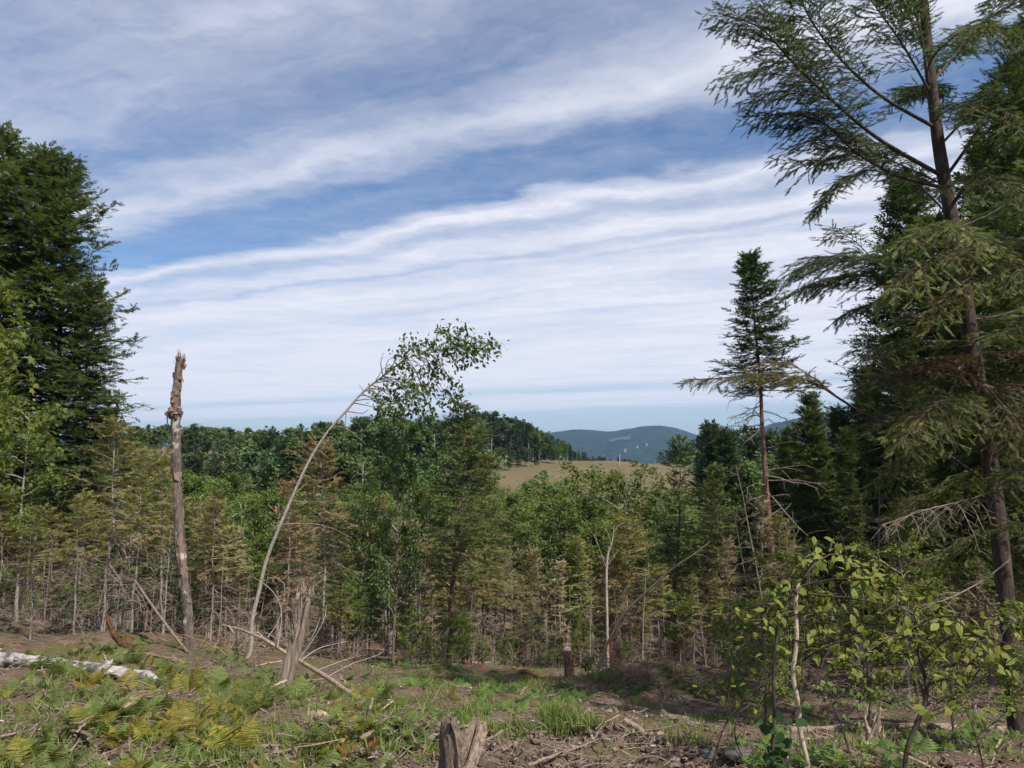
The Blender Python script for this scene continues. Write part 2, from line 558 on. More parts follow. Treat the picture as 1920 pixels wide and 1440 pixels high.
    c = g.mix(g.ramp(n4, [(0.48, 0), (0.60, 0.75)]), c, g.ramp(n3, [(0.35, (0.05, 0.062, 0.022)), (0.65, (0.11, 0.125, 0.040))]))
    c = g.mix(g.ramp(n3, [(0.62, 0), (0.72, 0.7)]), c, (0.27, 0.215, 0.175))
    hgt = g.math('ADD', g.math('MULTIPLY', n2, 0.6), g.math('MULTIPLY', n3, 0.5))
    _princ(g, out, c, 0.95, 0.1, hgt, 0.9, 0.05)
    d['ground'] = m
    m, g, out = _mat('soil_crumbs')
    oi = g.add('ShaderNodeAttribute', attribute_name='rnd')
    c = g.ramp(oi.outputs['Fac'], [(0.0, (0.045, 0.030, 0.025)), (0.45, (0.125, 0.088, 0.068)), (0.8, (0.22, 0.165, 0.125)), (0.93, (0.31, 0.27, 0.24)), (1.0, (0.42, 0.36, 0.30))])
    tc = g.add('ShaderNodeTexCoord').outputs['Object']
    nn = g.noise(tc, 60, 4)
    _princ(g, out, c, 0.95, 0.1, nn, 0.6, 0.01)
    d['crumb'] = m
    m, g, out = _mat('meadow_grass')
    tc = g.add('ShaderNodeTexCoord').outputs['Object']
    n1 = g.noise(tc, 0.05, 5, 0.6)
    n2 = g.noise(tc, 0.6, 6, 0.7)
    c = g.mix(g.ramp(g.math('ADD', g.math('MULTIPLY', n1, .6), g.math('MULTIPLY', n2, .4)), [(0.4, 0), (0.58, 1)]), (0.140, 0.106, 0.060), (0.104, 0.092, 0.046))
    c = g.mix(g.ramp(n2, [(0.5, 0), (0.72, 0.6)]), c, (0.18, 0.14, 0.085))
    _princ(g, out, c, 0.95, 0.1, n2, 0.8, 0.4)
    d['meadow'] = m
    m, g, out = _mat('mountain_forest')
    tc = g.add('ShaderNodeTexCoord').outputs['Object']
    n1 = g.noise(tc, 0.0035, 5, 0.6)
    n2 = g.noise(tc, 0.035, 6, 0.7)
    c = g.ramp(n2, [(0.35, (0.012, 0.024, 0.014)), (0.65, (0.034, 0.054, 0.028))])
    c = g.mix(g.ramp(n1, [(0.58, 0), (0.64, 0.5)]), c, (0.05, 0.068, 0.032))
    _princ(g, out, c, 0.95, 0.05, n2, 1.0, 12.0)
    d['mountain'] = m
    m, g, out = _mat('hayfield')
    _princ(g, out, (0.065, 0.08, 0.042), 0.95, 0.05)
    d['field'] = m
    m, g, out = _mat('white_paint')
    _princ(g, out, (0.24, 0.24, 0.235), 0.6)
    d['white'] = m
    return d


MT = mats()
# ------------------------------------------------------------------ the land
def build_ground():
    th = np.concatenate([np.radians(np.arange(-50, 50.01, 0.5)), np.radians(np.arange(54, 306.1, 4))])
    r = np.concatenate([[0.05, 0.4, 0.9], np.exp(np.arange(math.log(1.4), math.log(26), 0.0085)), np.exp(np.arange(math.log(26.6), math.log(6200), 0.045)), [6200.0]])
    T, Rr = np.meshgrid(th, r)
    x, y = Rr * np.sin(T), Rr * np.cos(T)
    z = G(x, y)
    n, k = T.shape
    v = np.stack([x, y, z], -1).reshape(-1, 3)
    i = np.arange(n - 1)[:, None] * k
    j = np.arange(k)[None]
    j2 = (j + 1) % k
    f = np.stack([i + j, i + k + j, i + k + j2, i + j2], -1).reshape(-1, 4)[:, ::-1]
    g = Geo()
    g.add(v, f)
    return tag(new('ground', g.mesh('ground', MT['ground'], True)), kind='structure')


def grid_obj(name, xs, ys, zf, mat, smooth=True):
    X, Y = np.meshgrid(xs, ys)
    Z = zf(X, Y)
    n, k = X.shape
    i = np.arange(n - 1)[:, None] * k
    j = np.arange(k - 1)[None]
    f = np.stack([i + j, i + j + 1, i + k + j + 1, i + k + j], -1).reshape(-1, 4)
    g = Geo()
    g.add(np.stack([X, Y, Z], -1).reshape(-1, 3), f)
    return new(name, g.mesh(name, mat, smooth))


build_ground()
tag(grid_obj('meadow', np.arange(-60, 95, 0.9), np.arange(132, 262, 0.9), lambda x, y: G(x, y) + 0.16 + 0.25 * np.abs(fbm(x * 0.5, y * 0.5, 3, 31)), MT['meadow']), kind='structure')


def ridge(name, dist, depth, table, seed, foot):
    """a wooded ridge whose crest stands at distance dist; table gives (bearing as photo column, crest row)"""
    px = np.linspace(table[0][0], table[-1][0], 420)
    row = np.interp(px, [a for a, b in table], [b for a, b in table])
    k = np.hanning(15)
    row = np.convolve(np.pad(row, 7, mode='edge'), k / k.sum(), 'valid')
    bear = (px - 960) / FPX
    sl = ray(px, row)[:, 2]
    crest = CAM_Z + sl * dist
    s = np.linspace(-1, 0.7, 90)
    B, S = np.meshgrid(bear, s)
    CR = np.broadcast_to(crest, B.shape)
    D = dist + depth * S + 220 * fbm(B * 6, S * 1.5, 3, seed)
    sh = np.where(S < 0, np.cos(S * math.pi / 2) ** 1.4, np.cos(np.clip(S, 0, 1) * math.pi / 2))
    X, Y = B * D, D
    Z = foot + (CR - foot) * sh
    Z = Z + (np.abs(S) > 0.02) * 26 * fbm(B * 14, S * 5, 4, seed + 3) * np.sin(np.clip((S + 1), 0, 1) * math.pi) ** 0.5
    Z = Z + 5 * vnoise(X / 17, Y / 17, seed + 7)
    n, kk = X.shape
    i = np.arange(n - 1)[:, None] * kk
    j = np.arange(kk - 1)[None]
    f = np.stack([i + j, i + j + 1, i + kk + j + 1, i + kk + j], -1).reshape(-1, 4)
    g = Geo()
    g.add(np.stack([X, Y, Z], -1).reshape(-1, 3), f)
    tag(new(name, g.mesh(name, MT['mountain'], False)), kind='structure')

    def block(px0, px1, s0, s1):
        a = np.where((px >= px0) & (px <= px1))[0]
        b = np.where((s >= s0) & (s <= s1))[0]
        ix = np.ix_(b, a)
        return np.stack([X[ix], Y[ix], Z[ix]], -1)
    return block


block = ridge('mountain', 4000, 2000, [(-250, 815), (-100, 820), (400, 822), (800, 826), (960, 822), (1030, 813), (1070, 807), (1098, 805), (1125, 810), (1150, 811), (1180, 804), (1222, 797),
                              (1262, 802), (1295, 814), (1350, 830), (1420, 834), (1700, 820), (2150, 805)], 41, -100)
ridge('mountain', 2900, 900, [(1290, 880), (1340, 846), (1400, 812), (1440, 797), (1500, 784), (1600, 770), (1800, 768), (2200, 775)], 57, -100)

# hay field and houses on the far slope
fb = block(1138, 1182, -0.47, -0.385)
n_, k_ = fb.shape[:2]
ii = np.arange(n_ - 1)[:, None] * k_
jj = np.arange(k_ - 1)[None]
g = Geo()
g.add((fb + np.array([0, -3, 3.0])).reshape(-1, 3), np.stack([ii + jj, ii + jj + 1, ii + k_ + jj + 1, ii + k_ + jj], -1).reshape(-1, 4))
tag(new('hay_field', g.mesh('hay_field', MT['field'], True)), kind='structure')
for px_, s_, sz, what in ((1168, -0.62, 3.6, 'below the pale hay field'), (1192, -0.58, 3, 'just right of the hay field'), (1212, -0.55, 3, 'towards the right of the far slope'), (1130, -0.66, 3, 'left of the hay field')):
    c = block(px_ - 3, px_ + 3, s_ - .015, s_ + .015)[0, 0] + np.array([0, -12, 5])
    h = new('house', None, None, c)
    tag(h, 'tiny white house on the far wooded mountain slope ' + what, 'house', 'houses on the far slope')
    g = Geo()
    w, d, t = sz, sz * 0.8, sz * 0.8
    v = np.array([[-w, -d, -6], [w, -d, -6], [w, d, -6], [-w, d, -6], [-w, -d, t], [w, -d, t], [w, d, t], [-w, d, t], [-w, 0, t * 1.8], [w, 0, t * 1.8]])
    g.add(v, [[0, 1, 5, 4], [2, 3, 7, 6]])
    g.add(v, [[0, 4, 7], [0, 7, 3], [4, 8, 7], [1, 2, 6], [1, 6, 5], [5, 6, 9]])
    new('wall', g.mesh('wall', MT['white']), h)
    g = Geo()
    o_ = np.array([[0, 0, 0.3]])
    g.add(v[[4, 5, 9, 8, 7, 6]] * np.array([1.08, 1.1, 1]) + o_, [[0, 1, 2, 3], [3, 2, 5, 4]])
    new('roof', g.mesh('roof', MT['rock']), h)

# ------------------------------------------------------------------ leaf and twig templates (x right, y along, z up)
LEAF_V = np.array([[0, 0, 0], [-.36, .42, .07], [0, 1, -.03], [.36, .42, .07]])
LEAF_F = np.array([[0, 2, 1], [0, 3, 2]])


def sprig(n, ln, wd, ang=0.9, flat=0.3, seed=0):
    """n pairs of narrow needle bunches along a unit twig"""
    r = np.random.default_rng(seed)
    V, Fc = [], []
    for i in range(n):
        y0 = (i + 0.2) / n * 0.85
        for s in (-1, 1):
            a = ang * r.uniform(.75, 1.2)
            up = r.uniform(-flat, flat)
            d = np.array([s * math.sin(a), math.cos(a), up])
            p = np.array([-d[1], d[0], 0]) * wd
            b = np.array([0, y0, 0])
            l = ln * r.uniform(.7, 1.1) * (1 - 0.35 * i / n)
            V += [b - p, b + p, b + d * l]
            Fc.append([len(V) - 3, len(V) - 2, len(V) - 1])
    V += [np.array([-wd, .7, 0]), np.array([wd, .7, 0]), np.array([0, 1.12, 0.02])]
    Fc.append([len(V) - 3, len(V) - 2, len(V) - 1])
    return np.array(V), np.array(Fc)


SPR_MID = sprig(4, .50, .085, .85, .45, 1)      # spruce at middle distance
SPR_NEAR = sprig(4, .46, .085, .9, .35, 2)
SPR_HEM = sprig(6, .30, .055, .95, .14, 3)      # flat hemlock spray
SPR_FAR = sprig(2, .75, .20, .8, .5, 4)


def place_sprigs(g, tpl, a, b, ln, rng, mat, rlo=0, rhi=1, upj=0.5, k=None):
    """sprigs at points a pointing along b"""
    n = len(a)
    up = np.array([0, 0, 1.0]) + upj * rng.standard_normal((n, 3)) * 0.6
    rot = frames(b + 0.18 * rng.standard_normal((n, 3)), up)
    g.scatter(tpl[0], tpl[1], a, rot, ln * rng.uniform(.7, 1.25, n), rng.uniform(rlo, rhi, n) if k is None else k, mat)


def branch_batch(rng, base, az, L, e0, curve, N=6, wob=0.04):
    """branch centre lines: base Mx3"""
    M = len(L)
    s = np.linspace(0, 1, N)[None, :, None]
    d = np.stack([np.cos(az), np.sin(az), np.zeros(M)], -1)[:, None, :]
    L_ = L[:, None, None]
    p = base[:, None, :] + d * L_ * s * (1 - 0.06 * s)
    p[..., 2] += (L[:, None] * (e0[:, None] * s[..., 0] + curve[:, None] * s[..., 0] ** 2))
    p += rng.standard_normal((M, N, 3)) * wob * L_ * s
    return p


def along(paths, t):
    """points and tangents at fractions t (MxK) of MxNx3 paths"""
    M, N, _ = paths.shape
    x = np.clip(t, 0, 1 - 1e-6) * (N - 1)
    i = x.astype(int)
    f = (x - i)[..., None]
    m = np.arange(M)[:, None]
    a, b = paths[m, i], paths[m, i + 1]
    return a + (b - a) * f, nrm(b - a)


def conifer(seed, H, r0, base, R, nb, tw=0.34, sp=0.11, tpl=SPR_MID, top_e=0.8, low_e=-0.15, curve=0.1, mats_=('bark_spruce', 'needle'), dead=40, dead_len=0.7, droop=0.0, ksub=11, thin=1.0, prof_p=0.85, brownlow=0.0, wander=0.02, gaps=0.0, tone=(0, 1), lop=0.2):
    """a spruce- or hemlock-like tree -> dict of part meshes"""
    rng = np.random.default_rng(seed)
    out = {}
    g = Geo()
    hs = np.linspace(-0.5, H, 14)
    wx, wy = np.cumsum(rng.standard_normal((2, 14)), 1) * wander * H / 14
    wx -= wx[0]
    wy -= wy[0]
    tp = np.stack([wx, wy, hs], -1)
    rad = .72 * r0 * np.clip(1 - hs / H, 0.03, 1) ** 0.85
    rad[0] *= 1.25
    g.tubes(tp, rad, 8, 0, rough=0.04, rng=rng)
    out['trunk'] = g.mesh('trunk', MT[mats_[0]], True)

    def axis(h):
        return np.stack([np.interp(h, hs, wx), np.interp(h, hs, wy), h], -1)
    # living crown
    u = (np.arange(nb) + rng.uniform(0, 1, nb)) / nb
    h = base + (H * 0.985 - base) * u ** 0.92
    rel = (H - h) / (H - base)
    L = R * rel ** prof_p * np.clip(1.15 - 0.35 * np.clip((rel - 0.75) / 0.25, 0, 1), 0, 1) * rng.uniform(.62, 1.12, nb) + 0.05 * R
    az = np.arange(nb) * 2.39996 + rng.uniform(-.5, .5, nb)
    L *= 1 + lop * np.cos(az - rng.uniform(0, 6.28)) * (.6 + .4 * np.sin(h * 2.1 + seed))
    if gaps:
        L *= np.where(rng.uniform(0, 1, nb) < gaps, rng.uniform(.25, .6, nb), 1)
    e0 = low_e + (top_e - low_e) * (1 - rel) ** 1.6 + rng.normal(0, .1, nb)
    cv = curve + rng.normal(0, .06, nb) - droop * rel
    bp = branch_batch(rng, axis(h), az, L, e0, cv)
    g = Geo()
    N = bp.shape[1]
    br = (0.010 * L + 0.004)[:, None] * np.linspace(1, 0.25, N)[None]
    g.tubes(bp, br, 3, 0, 0.5, False)
    # branchlets to both sides
    K = ksub
    t = (np.arange(K)[None] + rng.uniform(0, .9, (nb, K))) / K * 0.86 + 0.13
    pos, tan = along(bp, t)
    side = np.where(np.arange(K) % 2 == 0, 1.0, -1.0)[None, :, None]
    lat = nrm(np.cross(tan, np.array([0, 0, 1.0]))) * side
    dirs = nrm(tan * rng.uniform(.45, .9, (nb, K, 1)) + lat * rng.uniform(.6, 1.0, (nb, K, 1)) + np.array([0, 0, 1]) * rng.normal(0.02 - droop * 0.6, .16, (nb, K, 1)))
    l2 = tw * L[:, None] * np.minimum(1.0, 1.25 * (1.06 - t)) * rng.uniform(.6, 1.25, (nb, K)) + 0.05
    m = (l2 > sp * 0.5) & (rng.uniform(0, 1, (nb, K)) < thin)
    pos, dirs, l2 = pos[m], dirs[m], l2[m]
    owner = np.broadcast_to(np.arange(nb)[:, None], m.shape)[m]
    s3 = np.linspace(0, 1, 3)[None, :, None]
    sub = pos[:, None] + dirs[:, None] * l2[:, None, None] * s3
    sub[..., 2] -= (droop * 0.5 * l2[:, None]) * s3[..., 0] ** 2
    g.tubes(sub, 0.0035 * np.linspace(1, .5, 3)[None] * (H / 6) ** 0.5, 3, 0, 0.5, False)
    tone_b = rng.uniform(0, 1, nb) * 0.55
    # sprigs along branchlets and branch ends
    ns = np.maximum(1, np.ceil(l2 / sp).astype(int))
    idx = np.repeat(np.arange(len(l2)), ns)
    kk = np.concatenate([np.arange(n) for n in ns])
    tt = (kk + rng.uniform(.2, .9, len(kk))) / ns[idx]
    sp_pos = pos[idx] + dirs[idx] * (l2[idx] * tt)[:, None]
    sp_pos[:, 2] -= droop * 0.5 * l2[idx] * tt ** 2
    sdir = dirs[idx] + nrm(np.cross(dirs[idx], np.array([0, 0, 1.0]))) * (np.where(kk % 2, 1, -1) * 0.55)[:, None]
    sdir[:, 2] -= droop * 0.7 * tt
    rn = np.clip(tone_b[owner[idx]] + rng.uniform(0, .45, len(idx)), 0, 1)
    low = np.clip((base + (H - base) * 0.35 - sp_pos[:, 2]) / ((H - base) * 0.35 + 1e-6), 0, 1)
    rn = np.clip(tone[0] + rn * (tone[1] - tone[0]) + brownlow * low * rng.uniform(.4, 1, len(idx)), 0, 1)
    place_sprigs(g, tpl, sp_pos, sdir, sp * 1.5, rng, 1, k=rn)
    nt = np.maximum(2, (L / sp * 0.8).astype(int))
    idx = np.repeat(np.arange(nb), nt)
    kk = np.concatenate([np.arange(n) for n in nt])
    tt = 0.25 + 0.75 * (kk + rng.uniform(0, 1, len(kk))) / nt[idx]
    pp, td = along(bp[idx], tt[:, None])
    rn = np.clip(tone[0] + (tone_b[idx] + rng.uniform(0, .4, len(idx))) * (tone[1] - tone[0]), 0, 1)
    place_sprigs(g, tpl, pp[:, 0], td[:, 0] + 0.35 * rng.standard_normal((len(idx), 3)), sp * 1.25, rng, 1, k=rn)
    # leader
    n = 8
    z = H - np.linspace(0, 1, n) * 0.12 * H * 0.6
    place_sprigs(g, tpl, axis(z), np.stack([rng.normal(0, .35, n), rng.normal(0, .35, n), np.ones(n)], -1), sp * .9, rng, 1, 0, .5)
    out['crown'] = g.mesh('crown', [MT[mats_[0]], MT[mats_[1]]])
    # bare dead limbs under the crown
    if dead:
        g = Geo()
        h = rng.uniform(0.06 * H, base + 0.18 * (H - base), dead)
        L = R * dead_len * rng.uniform(.3, 1.0, dead)
        dp = branch_batch(rng, axis(h), rng.uniform(0, 6.3, dead), L, rng.normal(-.05, .25, dead), rng.normal(-.15, .15, dead), 5, 0.05)
        g.tubes(dp, (0.007 * L + 0.004)[:, None] * np.linspace(1, .3, 5)[None], 3, 0, 0.5, False)
        K = 5
        t = rng.uniform(.2, .95, (dead, K))
        pos, tan = along(dp, t)
        d = nrm(tan * .6 + rng.normal(0, .5, (dead, K, 3)))
        l2 = (0.42 * L[:, None] * rng.uniform(.3, 1, (dead, K)))
        s3 = np.linspace(0, 1, 3)[None, None, :, None]
        sub = pos[:, :, None] + d[:, :, None] * l2[..., None, None] * s3
        sub[..., 2] -= (0.2 * l2[..., None]) * s3[..., 0] ** 2
        g.tubes(sub.reshape(-1, 3, 3), 0.004 * np.linspace(1, .4, 3)[None] * (H / 6) ** 0.4, 3, 0, 0.5, False)
        out['dead_branches'] = g.mesh('dead_branches', MT['twig'])
    out['H'] = H
    return out


def broadleaf(seed, H, r0, base, R, nl, leaf, per, mats_=('bark_grey', 'leaf'), shape=1.0, up=(0.5, 1.1), ksub=6, spread=0.30, tri=(LEAF_V, LEAF_F), lean=0.0, k=7):
    rng = np.random.default_rng(seed)
    out = {}
    g = Geo()
    hs = np.linspace(-0.5, H * 0.9, 12)
    wx, wy = np.cumsum(rng.standard_normal((2, 12)), 1) * 0.05 * H / 12
    wx -= wx[1]
    wy -= wy[1]
    wx += lean * np.clip(hs / H, 0, 1) ** 1.6 * H
    tp = np.stack([wx, wy, hs], -1)
    g.tubes(tp, r0 * np.clip(1 - hs / H, .04, 1) ** 0.8, k, 0, rough=0.04, rng=rng)
    out['trunk'] = g.mesh('trunk', MT[mats_[0]], True)
    u = (np.arange(nl) + rng.uniform(0, 1, nl)) / nl
    h = base + (H * 0.88 - base) * u
    rel = (h - base) / (H - base)
    ell = np.sqrt(np.clip(1 - (rel * 1.15 - 0.25) ** 2, 0.05, 1)) ** shape
    L = R * ell * rng.uniform(.6, 1.15, nl) * np.where(rel > .8, .8, 1)
    az = np.arange(nl) * 2.39996 + rng.uniform(-.6, .6, nl)
    b0 = np.stack([np.interp(h, hs, wx), np.interp(h, hs, wy), h], -1)
    e = rng.uniform(up[0], up[1], nl)
    bp = branch_batch(rng, b0, az, L, e, rng.uniform(-.25, .15, nl), 6, 0.06)
    g = Geo()
    g.tubes(bp, (0.016 * L + 0.006)[:, None] * np.linspace(1, .2, 6)[None], 4, 0, 0.5, False)
    K = ksub
    t = (np.arange(K)[None] + rng.uniform(0, 1, (nl, K))) / K * .8 + .2
    pos, tan = along(bp, t)
    d = nrm(tan * .7 + rng.normal(0, .6, (nl, K, 3)) + np.array([0, 0, .2]))
    l2 = .42 * L[:, None] * rng.uniform(.5, 1.2, (nl, K)) * (1.15 - .5 * t)
    s3 = np.linspace(0, 1, 4)[None, None, :, None]
    sub = (pos[:, :, None] + d[:, :, None] * l2[..., None, None] * s3).reshape(-1, 4, 3)
    sub[..., 2] -= .18 * l2.reshape(-1, 1) * s3[0, 0, :, 0][None] ** 2
    g.tubes(sub, 0.006 * (H / 8) ** .5 * np.linspace(1, .4, 4)[None], 3, 0, 0.5, False)
    # leaves gather along the outer twigs, leaving gaps between the clumps
    cl = np.concatenate([sub[:, 1], sub[:, 2], sub[:, 3], bp[:, -1], bp[:, -2]])
    keep = rng.uniform(0, 1, len(cl)) < .86
    cl = cl[keep]
    n = per
    sig = spread * R * .3
    cs = rng.uniform(.55, 1.25, len(cl))
    pos = (cl[:, None] + rng.standard_normal((len(cl), n, 3)) * (sig * cs[:, None, None]) * np.array([1, 1, .62])).reshape(-1, 3)
    M = len(pos)
    nrml = nrm(np.array([0, 0, .9]) + rng.normal(0, .55, (M, 3)))
    fw = rng.standard_normal((M, 3))
    fw[:, 2] = fw[:, 2] * .4 - .25
    tone = np.repeat(rng.uniform(0, .6, len(cl)), n)
    g.scatter(tri[0], tri[1], pos, frames(fw, nrml), leaf * rng.uniform(.65, 1.25, M), np.clip(tone + rng.uniform(0, .4, M), 0, 1), 1)
    out['crown'] = g.mesh('crown', [MT[mats_[0]], MT[mats_[1]]])
    out['H'] = H
    return out


def pine_far(seed, H, base, R, r0=.16):
    """tall far pine: bare stem, ragged flat-plated crown"""
    rng = np.random.default_rng(seed)
    out = {}
    g = Geo()
    hs = np.linspace(-.5, H, 6)
    g.tubes(np.stack([rng.normal(0, .08, 6), rng.normal(0, .08, 6), hs], -1), r0 * np.linspace(1.1, .25, 6), 5, 0)
    out['trunk'] = g.mesh('trunk', MT['bark_grey'], True)
    nb = 26
    h = base + (H - base) * np.linspace(0, .98, nb)
    rel = (H - h) / (H - base)
    L = R * np.sqrt(np.clip(rel * 1.4, .06, 1)) * rng.uniform(.5, 1.1, nb)
    bp = branch_batch(rng, np.stack([h * 0, h * 0, h], -1), np.arange(nb) * 2.4, L, rng.uniform(.1, .5, nb), rng.uniform(0, .2, nb), 5, .05)
    g = Geo()
    g.tubes(bp, .03 * np.linspace(1, .3, 5)[None], 3, 0, .5, False)
    idx = np.repeat(np.arange(nb), 22)
    pp, td = along(bp[idx], rng.uniform(.3, 1, (len(idx), 1)))
    p = pp[:, 0] + rng.standard_normal((len(idx), 3)) * np.array([.35, .35, .16])
    M = len(p)
    g.scatter(SPR_FAR[0], SPR_FAR[1], p, frames(rng.standard_normal((M, 3)) + td[:, 0], np.array([0, 0, 1.]) + .3 * rng.standard_normal((M, 3))), rng.uniform(.4, .75, M), rng.uniform(0, 1, M), 1)
    out['crown'] = g.mesh('crown', [MT['bark_grey'], MT['farneedle']])
    out['H'] = H
    return out


def dead_sapling(seed, H, r0, mat='bark_grey', nb=16, bl=.5, lean=0.0):
    rng = np.random.default_rng(seed)
    g = Geo()
    hs = np.linspace(-.3, H, 8)
    wx = np.cumsum(rng.standard_normal(8)) * .03 * H / 8 + lean * hs
    wy = np.cumsum(rng.standard_normal(8)) * .03 * H / 8
    g.tubes(np.stack([wx, wy, hs], -1), r0 * .7 * np.linspace(1, .3, 8), 6, 0)
    out = {'trunk': g.mesh('trunk', MT[mat], True), 'H': H}
    g = Geo()
    h = rng.uniform(.1 * H, .98 * H, nb)
    b0 = np.stack([np.interp(h, hs, wx), np.interp(h, hs, wy), h], -1)
    L = bl * rng.uniform(.3, 1.1, nb) * (1.1 - .6 * h / H)
    dp = branch_batch(rng, b0, rng.uniform(0, 6.3, nb), L, rng.normal(.05, .3, nb), rng.normal(-.1, .2, nb), 5, .06)
    g.tubes(dp, (.006 * L + .003)[:, None] * np.linspace(1, .3, 5)[None], 3, 0, .5, False)
    K = 4
    pos, tan = along(dp, rng.uniform(.2, .95, (nb, K)))
    d = nrm(tan * .6 + rng.normal(0, .5, (nb, K, 3)))
    l2 = .4 * L[:, None] * rng.uniform(.3, 1, (nb, K))
    sub = pos[:, :, None] + d[:, :, None] * l2[..., None, None] * np.linspace(0, 1, 3)[None, None, :, None]
    g.tubes(sub.reshape(-1, 3, 3), .003 * np.linspace(1, .5, 3)[None], 3, 0, .5, False)
    out['dead_branches'] = g.mesh('dead_branches', MT['twig'])
    return out


def plant_tree(name, pr, x, y, H, label, cat, group=None, rot=0, tint=None, bark=None, lean=None, wide=1.0, z=None):
    """one tree: an Empty at its foot with copies of the part meshes of pr"""
    s = H / pr['H']
    e = new(name, None, None, (x, y, float(G(x, y)) - 0.03 if z is None else z))
    e.empty_display_size = .2
    e.scale = (s * wide, s * wide, s)
    e.rotation_mode = 'ZXY'
    e.rotation_euler = (lean[0] if lean else 0, lean[1] if lean else 0, rot)
    tag(e, label, cat, group)
    for part in ('trunk', 'crown', 'dead_branches'):
        if part in pr:
            o = new(part, pr[part], e)
            if part == 'dead_branches':
                o['kind'] = 'stuff'
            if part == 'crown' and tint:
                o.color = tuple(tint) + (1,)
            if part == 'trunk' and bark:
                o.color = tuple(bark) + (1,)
    return e


def by_top(pr_list, rng, name, px, dist, top, label, cat, group=None, tint=None, i=None, bark=None, lean=None, wide=1.0):
    """tree standing at photo column px, depth dist, whose tip reaches photo row top"""
    p = P(px, top, dist)
    H = p[2] - float(G(p[0], p[1]))
    pr = pr_list[rng.integers(len(pr_list)) if i is None else i]
    return plant_tree(name, pr, p[0], p[1], max(H, .6), label, cat, group, rng.uniform(0, 6.28), tint, bark, lean, wide)
# ------------------------------------------------------------------ tree kinds
YG = [conifer(100 + i, 5.0, .065, 1.5, 1.02, 92, sp=.10, ksub=11, thin=.62, gaps=.4, prof_p=.75, wander=.06, lop=.3, mats_=('bark_spruce', 'needle'), dead=34, brownlow=.5, tone=(.15, 1), droop=.05) for i in range(3)]
YD = [conifer(110 + i, 4.6, .055, 2.0 + .22 * i, 1.1, 54, lop=.4, sp=.105, ksub=11, prof_p=.6, wander=.07, mats_=('bark_grey', 'dry'), dead=85, dead_len=.9, thin=.55, gaps=.45, brownlow=.5, low_e=-.1, droop=.06, tone=(0, .8)) for i in range(5)]
BR = [conifer(120 + i, 4.2, .05, 1.0, .95, 60, sp=.11, mats_=('bark_grey', 'brown'), dead=70, dead_len=.9, thin=.45, gaps=.5, wander=.07, prof_p=.65, lop=.4) for i in range(3)]
DS = [conifer(130 + i, 10.0, .15, 2.2, 2.2, 190, sp=.19, tw=.38, ksub=13, mats_=('bark_spruce', 'needle'), dead=40, low_e=-.25, curve=.12, tone=(0, .7)) for i in range(3)]
LS = [conifer(140 + i, 15.0, .21, 4.2, 3.4, 270, sp=.20, tw=.36, ksub=16, thin=.7, lop=.25, tpl=SPR_NEAR, mats_=('bark_hemlock', 'hemlock'), dead=60, dead_len=.8, droop=.14, low_e=-.05, top_e=.7, gaps=.5, prof_p=.62, brownlow=.25, tone=(0, .9)) for i in range(3)]
BL = [broadleaf(150 + i, 10.0, .12, 2.6, 2.3, 24, .17, 13, shape=.9) for i in range(5)]
BS = [broadleaf(160 + i, 6.0, .06, 1.2, 1.35, 20, .12, 13, shape=.8) for i in range(3)]
FC = [conifer(170 + i, 14.0, .2, 2.0, 2.6, 80, sp=.5, tw=.4, ksub=6, tpl=SPR_FAR, mats_=('bark_spruce', 'farneedle'), dead=0, low_e=-.2) for i in range(3)]
FB = [broadleaf(180 + i, 12.0, .2, 2.5, 3.1, 16, .36, 20, mats_=('bark_grey', 'farleaf'), ksub=4, spread=.34) for i in range(4)]
FP = [pine_far(190 + i, 15.0, 7.5 + i, 2.2) for i in range(3)]
DP = [dead_sapling(200 + i, 3.6, .035, 'bark_grey', 18, .55, .04 * (i - 2)) for i in range(5)]
BW = [dead_sapling(210 + i, 3.4, .04, 'birch', 9, .5, .08) for i in range(2)]

COLS = [(60, 'at the far left edge'), (160, 'under the left conifer stand'), (270, 'just left of the broken snag'), (340, 'behind the broken snag'), (430, 'just right of the broken snag'), (520, 'left of the bent trunk'),
        (610, 'behind the bent trunk'), (700, 'under the arch of the bent tree'), (800, 'left of the tall green spruce'), (900, 'behind the tall green spruce'), (990, 'below the meadow\'s left end'), (1090, 'below the middle of the meadow'),
        (1200, 'beside the forked bare birch'), (1320, 'under the leaning bare sapling'), (1440, 'left of the tall leaning spruce'), (1530, 'right of the tall leaning spruce'), (1640, 'behind the pale beech stem'), (1760, 'left of the big hemlock trunk'), (99999, 'behind the big hemlock trunk')]


def where(px):
    for a, b in COLS:
        if px < a:
            return b


def size_word(H, a, b):
    return 'short' if H < a else ('tall' if H > b else 'middling')


def px_of(x, y):
    return 960 + FPX * x / (y * math.cos(PITCH))


rng = np.random.default_rng(7)
OL = (1.0, 1.0, 1.0)

# ------------------------------------------------------------------ stand of big conifers on the left
for px, d, top, i, lab in ((-105, 22, 150, 0, 'dark tall conifer cut by the left picture edge, behind the maple leaves'), (8, 25, 240, 1, 'tall dark conifer whose top is the highest of the left stand'),
                           (78, 24, 268, 2, 'dark conifer with a pointed leader, second of the left stand'), (128, 25.5, 300, 0, 'dark conifer with a thin wispy leader at the right of the left stand'),
                           (172, 24, 520, 1, 'lower dark conifer reaching out over the broken snag side'), (-30, 28, 330, 2, 'shaded conifer deep inside the left stand')):
    by_top(LS, rng, 'hemlock_tree', px, d, top, lab, 'tree', 'big conifers of the left stand', (1.3, 1.3, 1.05), i, wide=1.0)
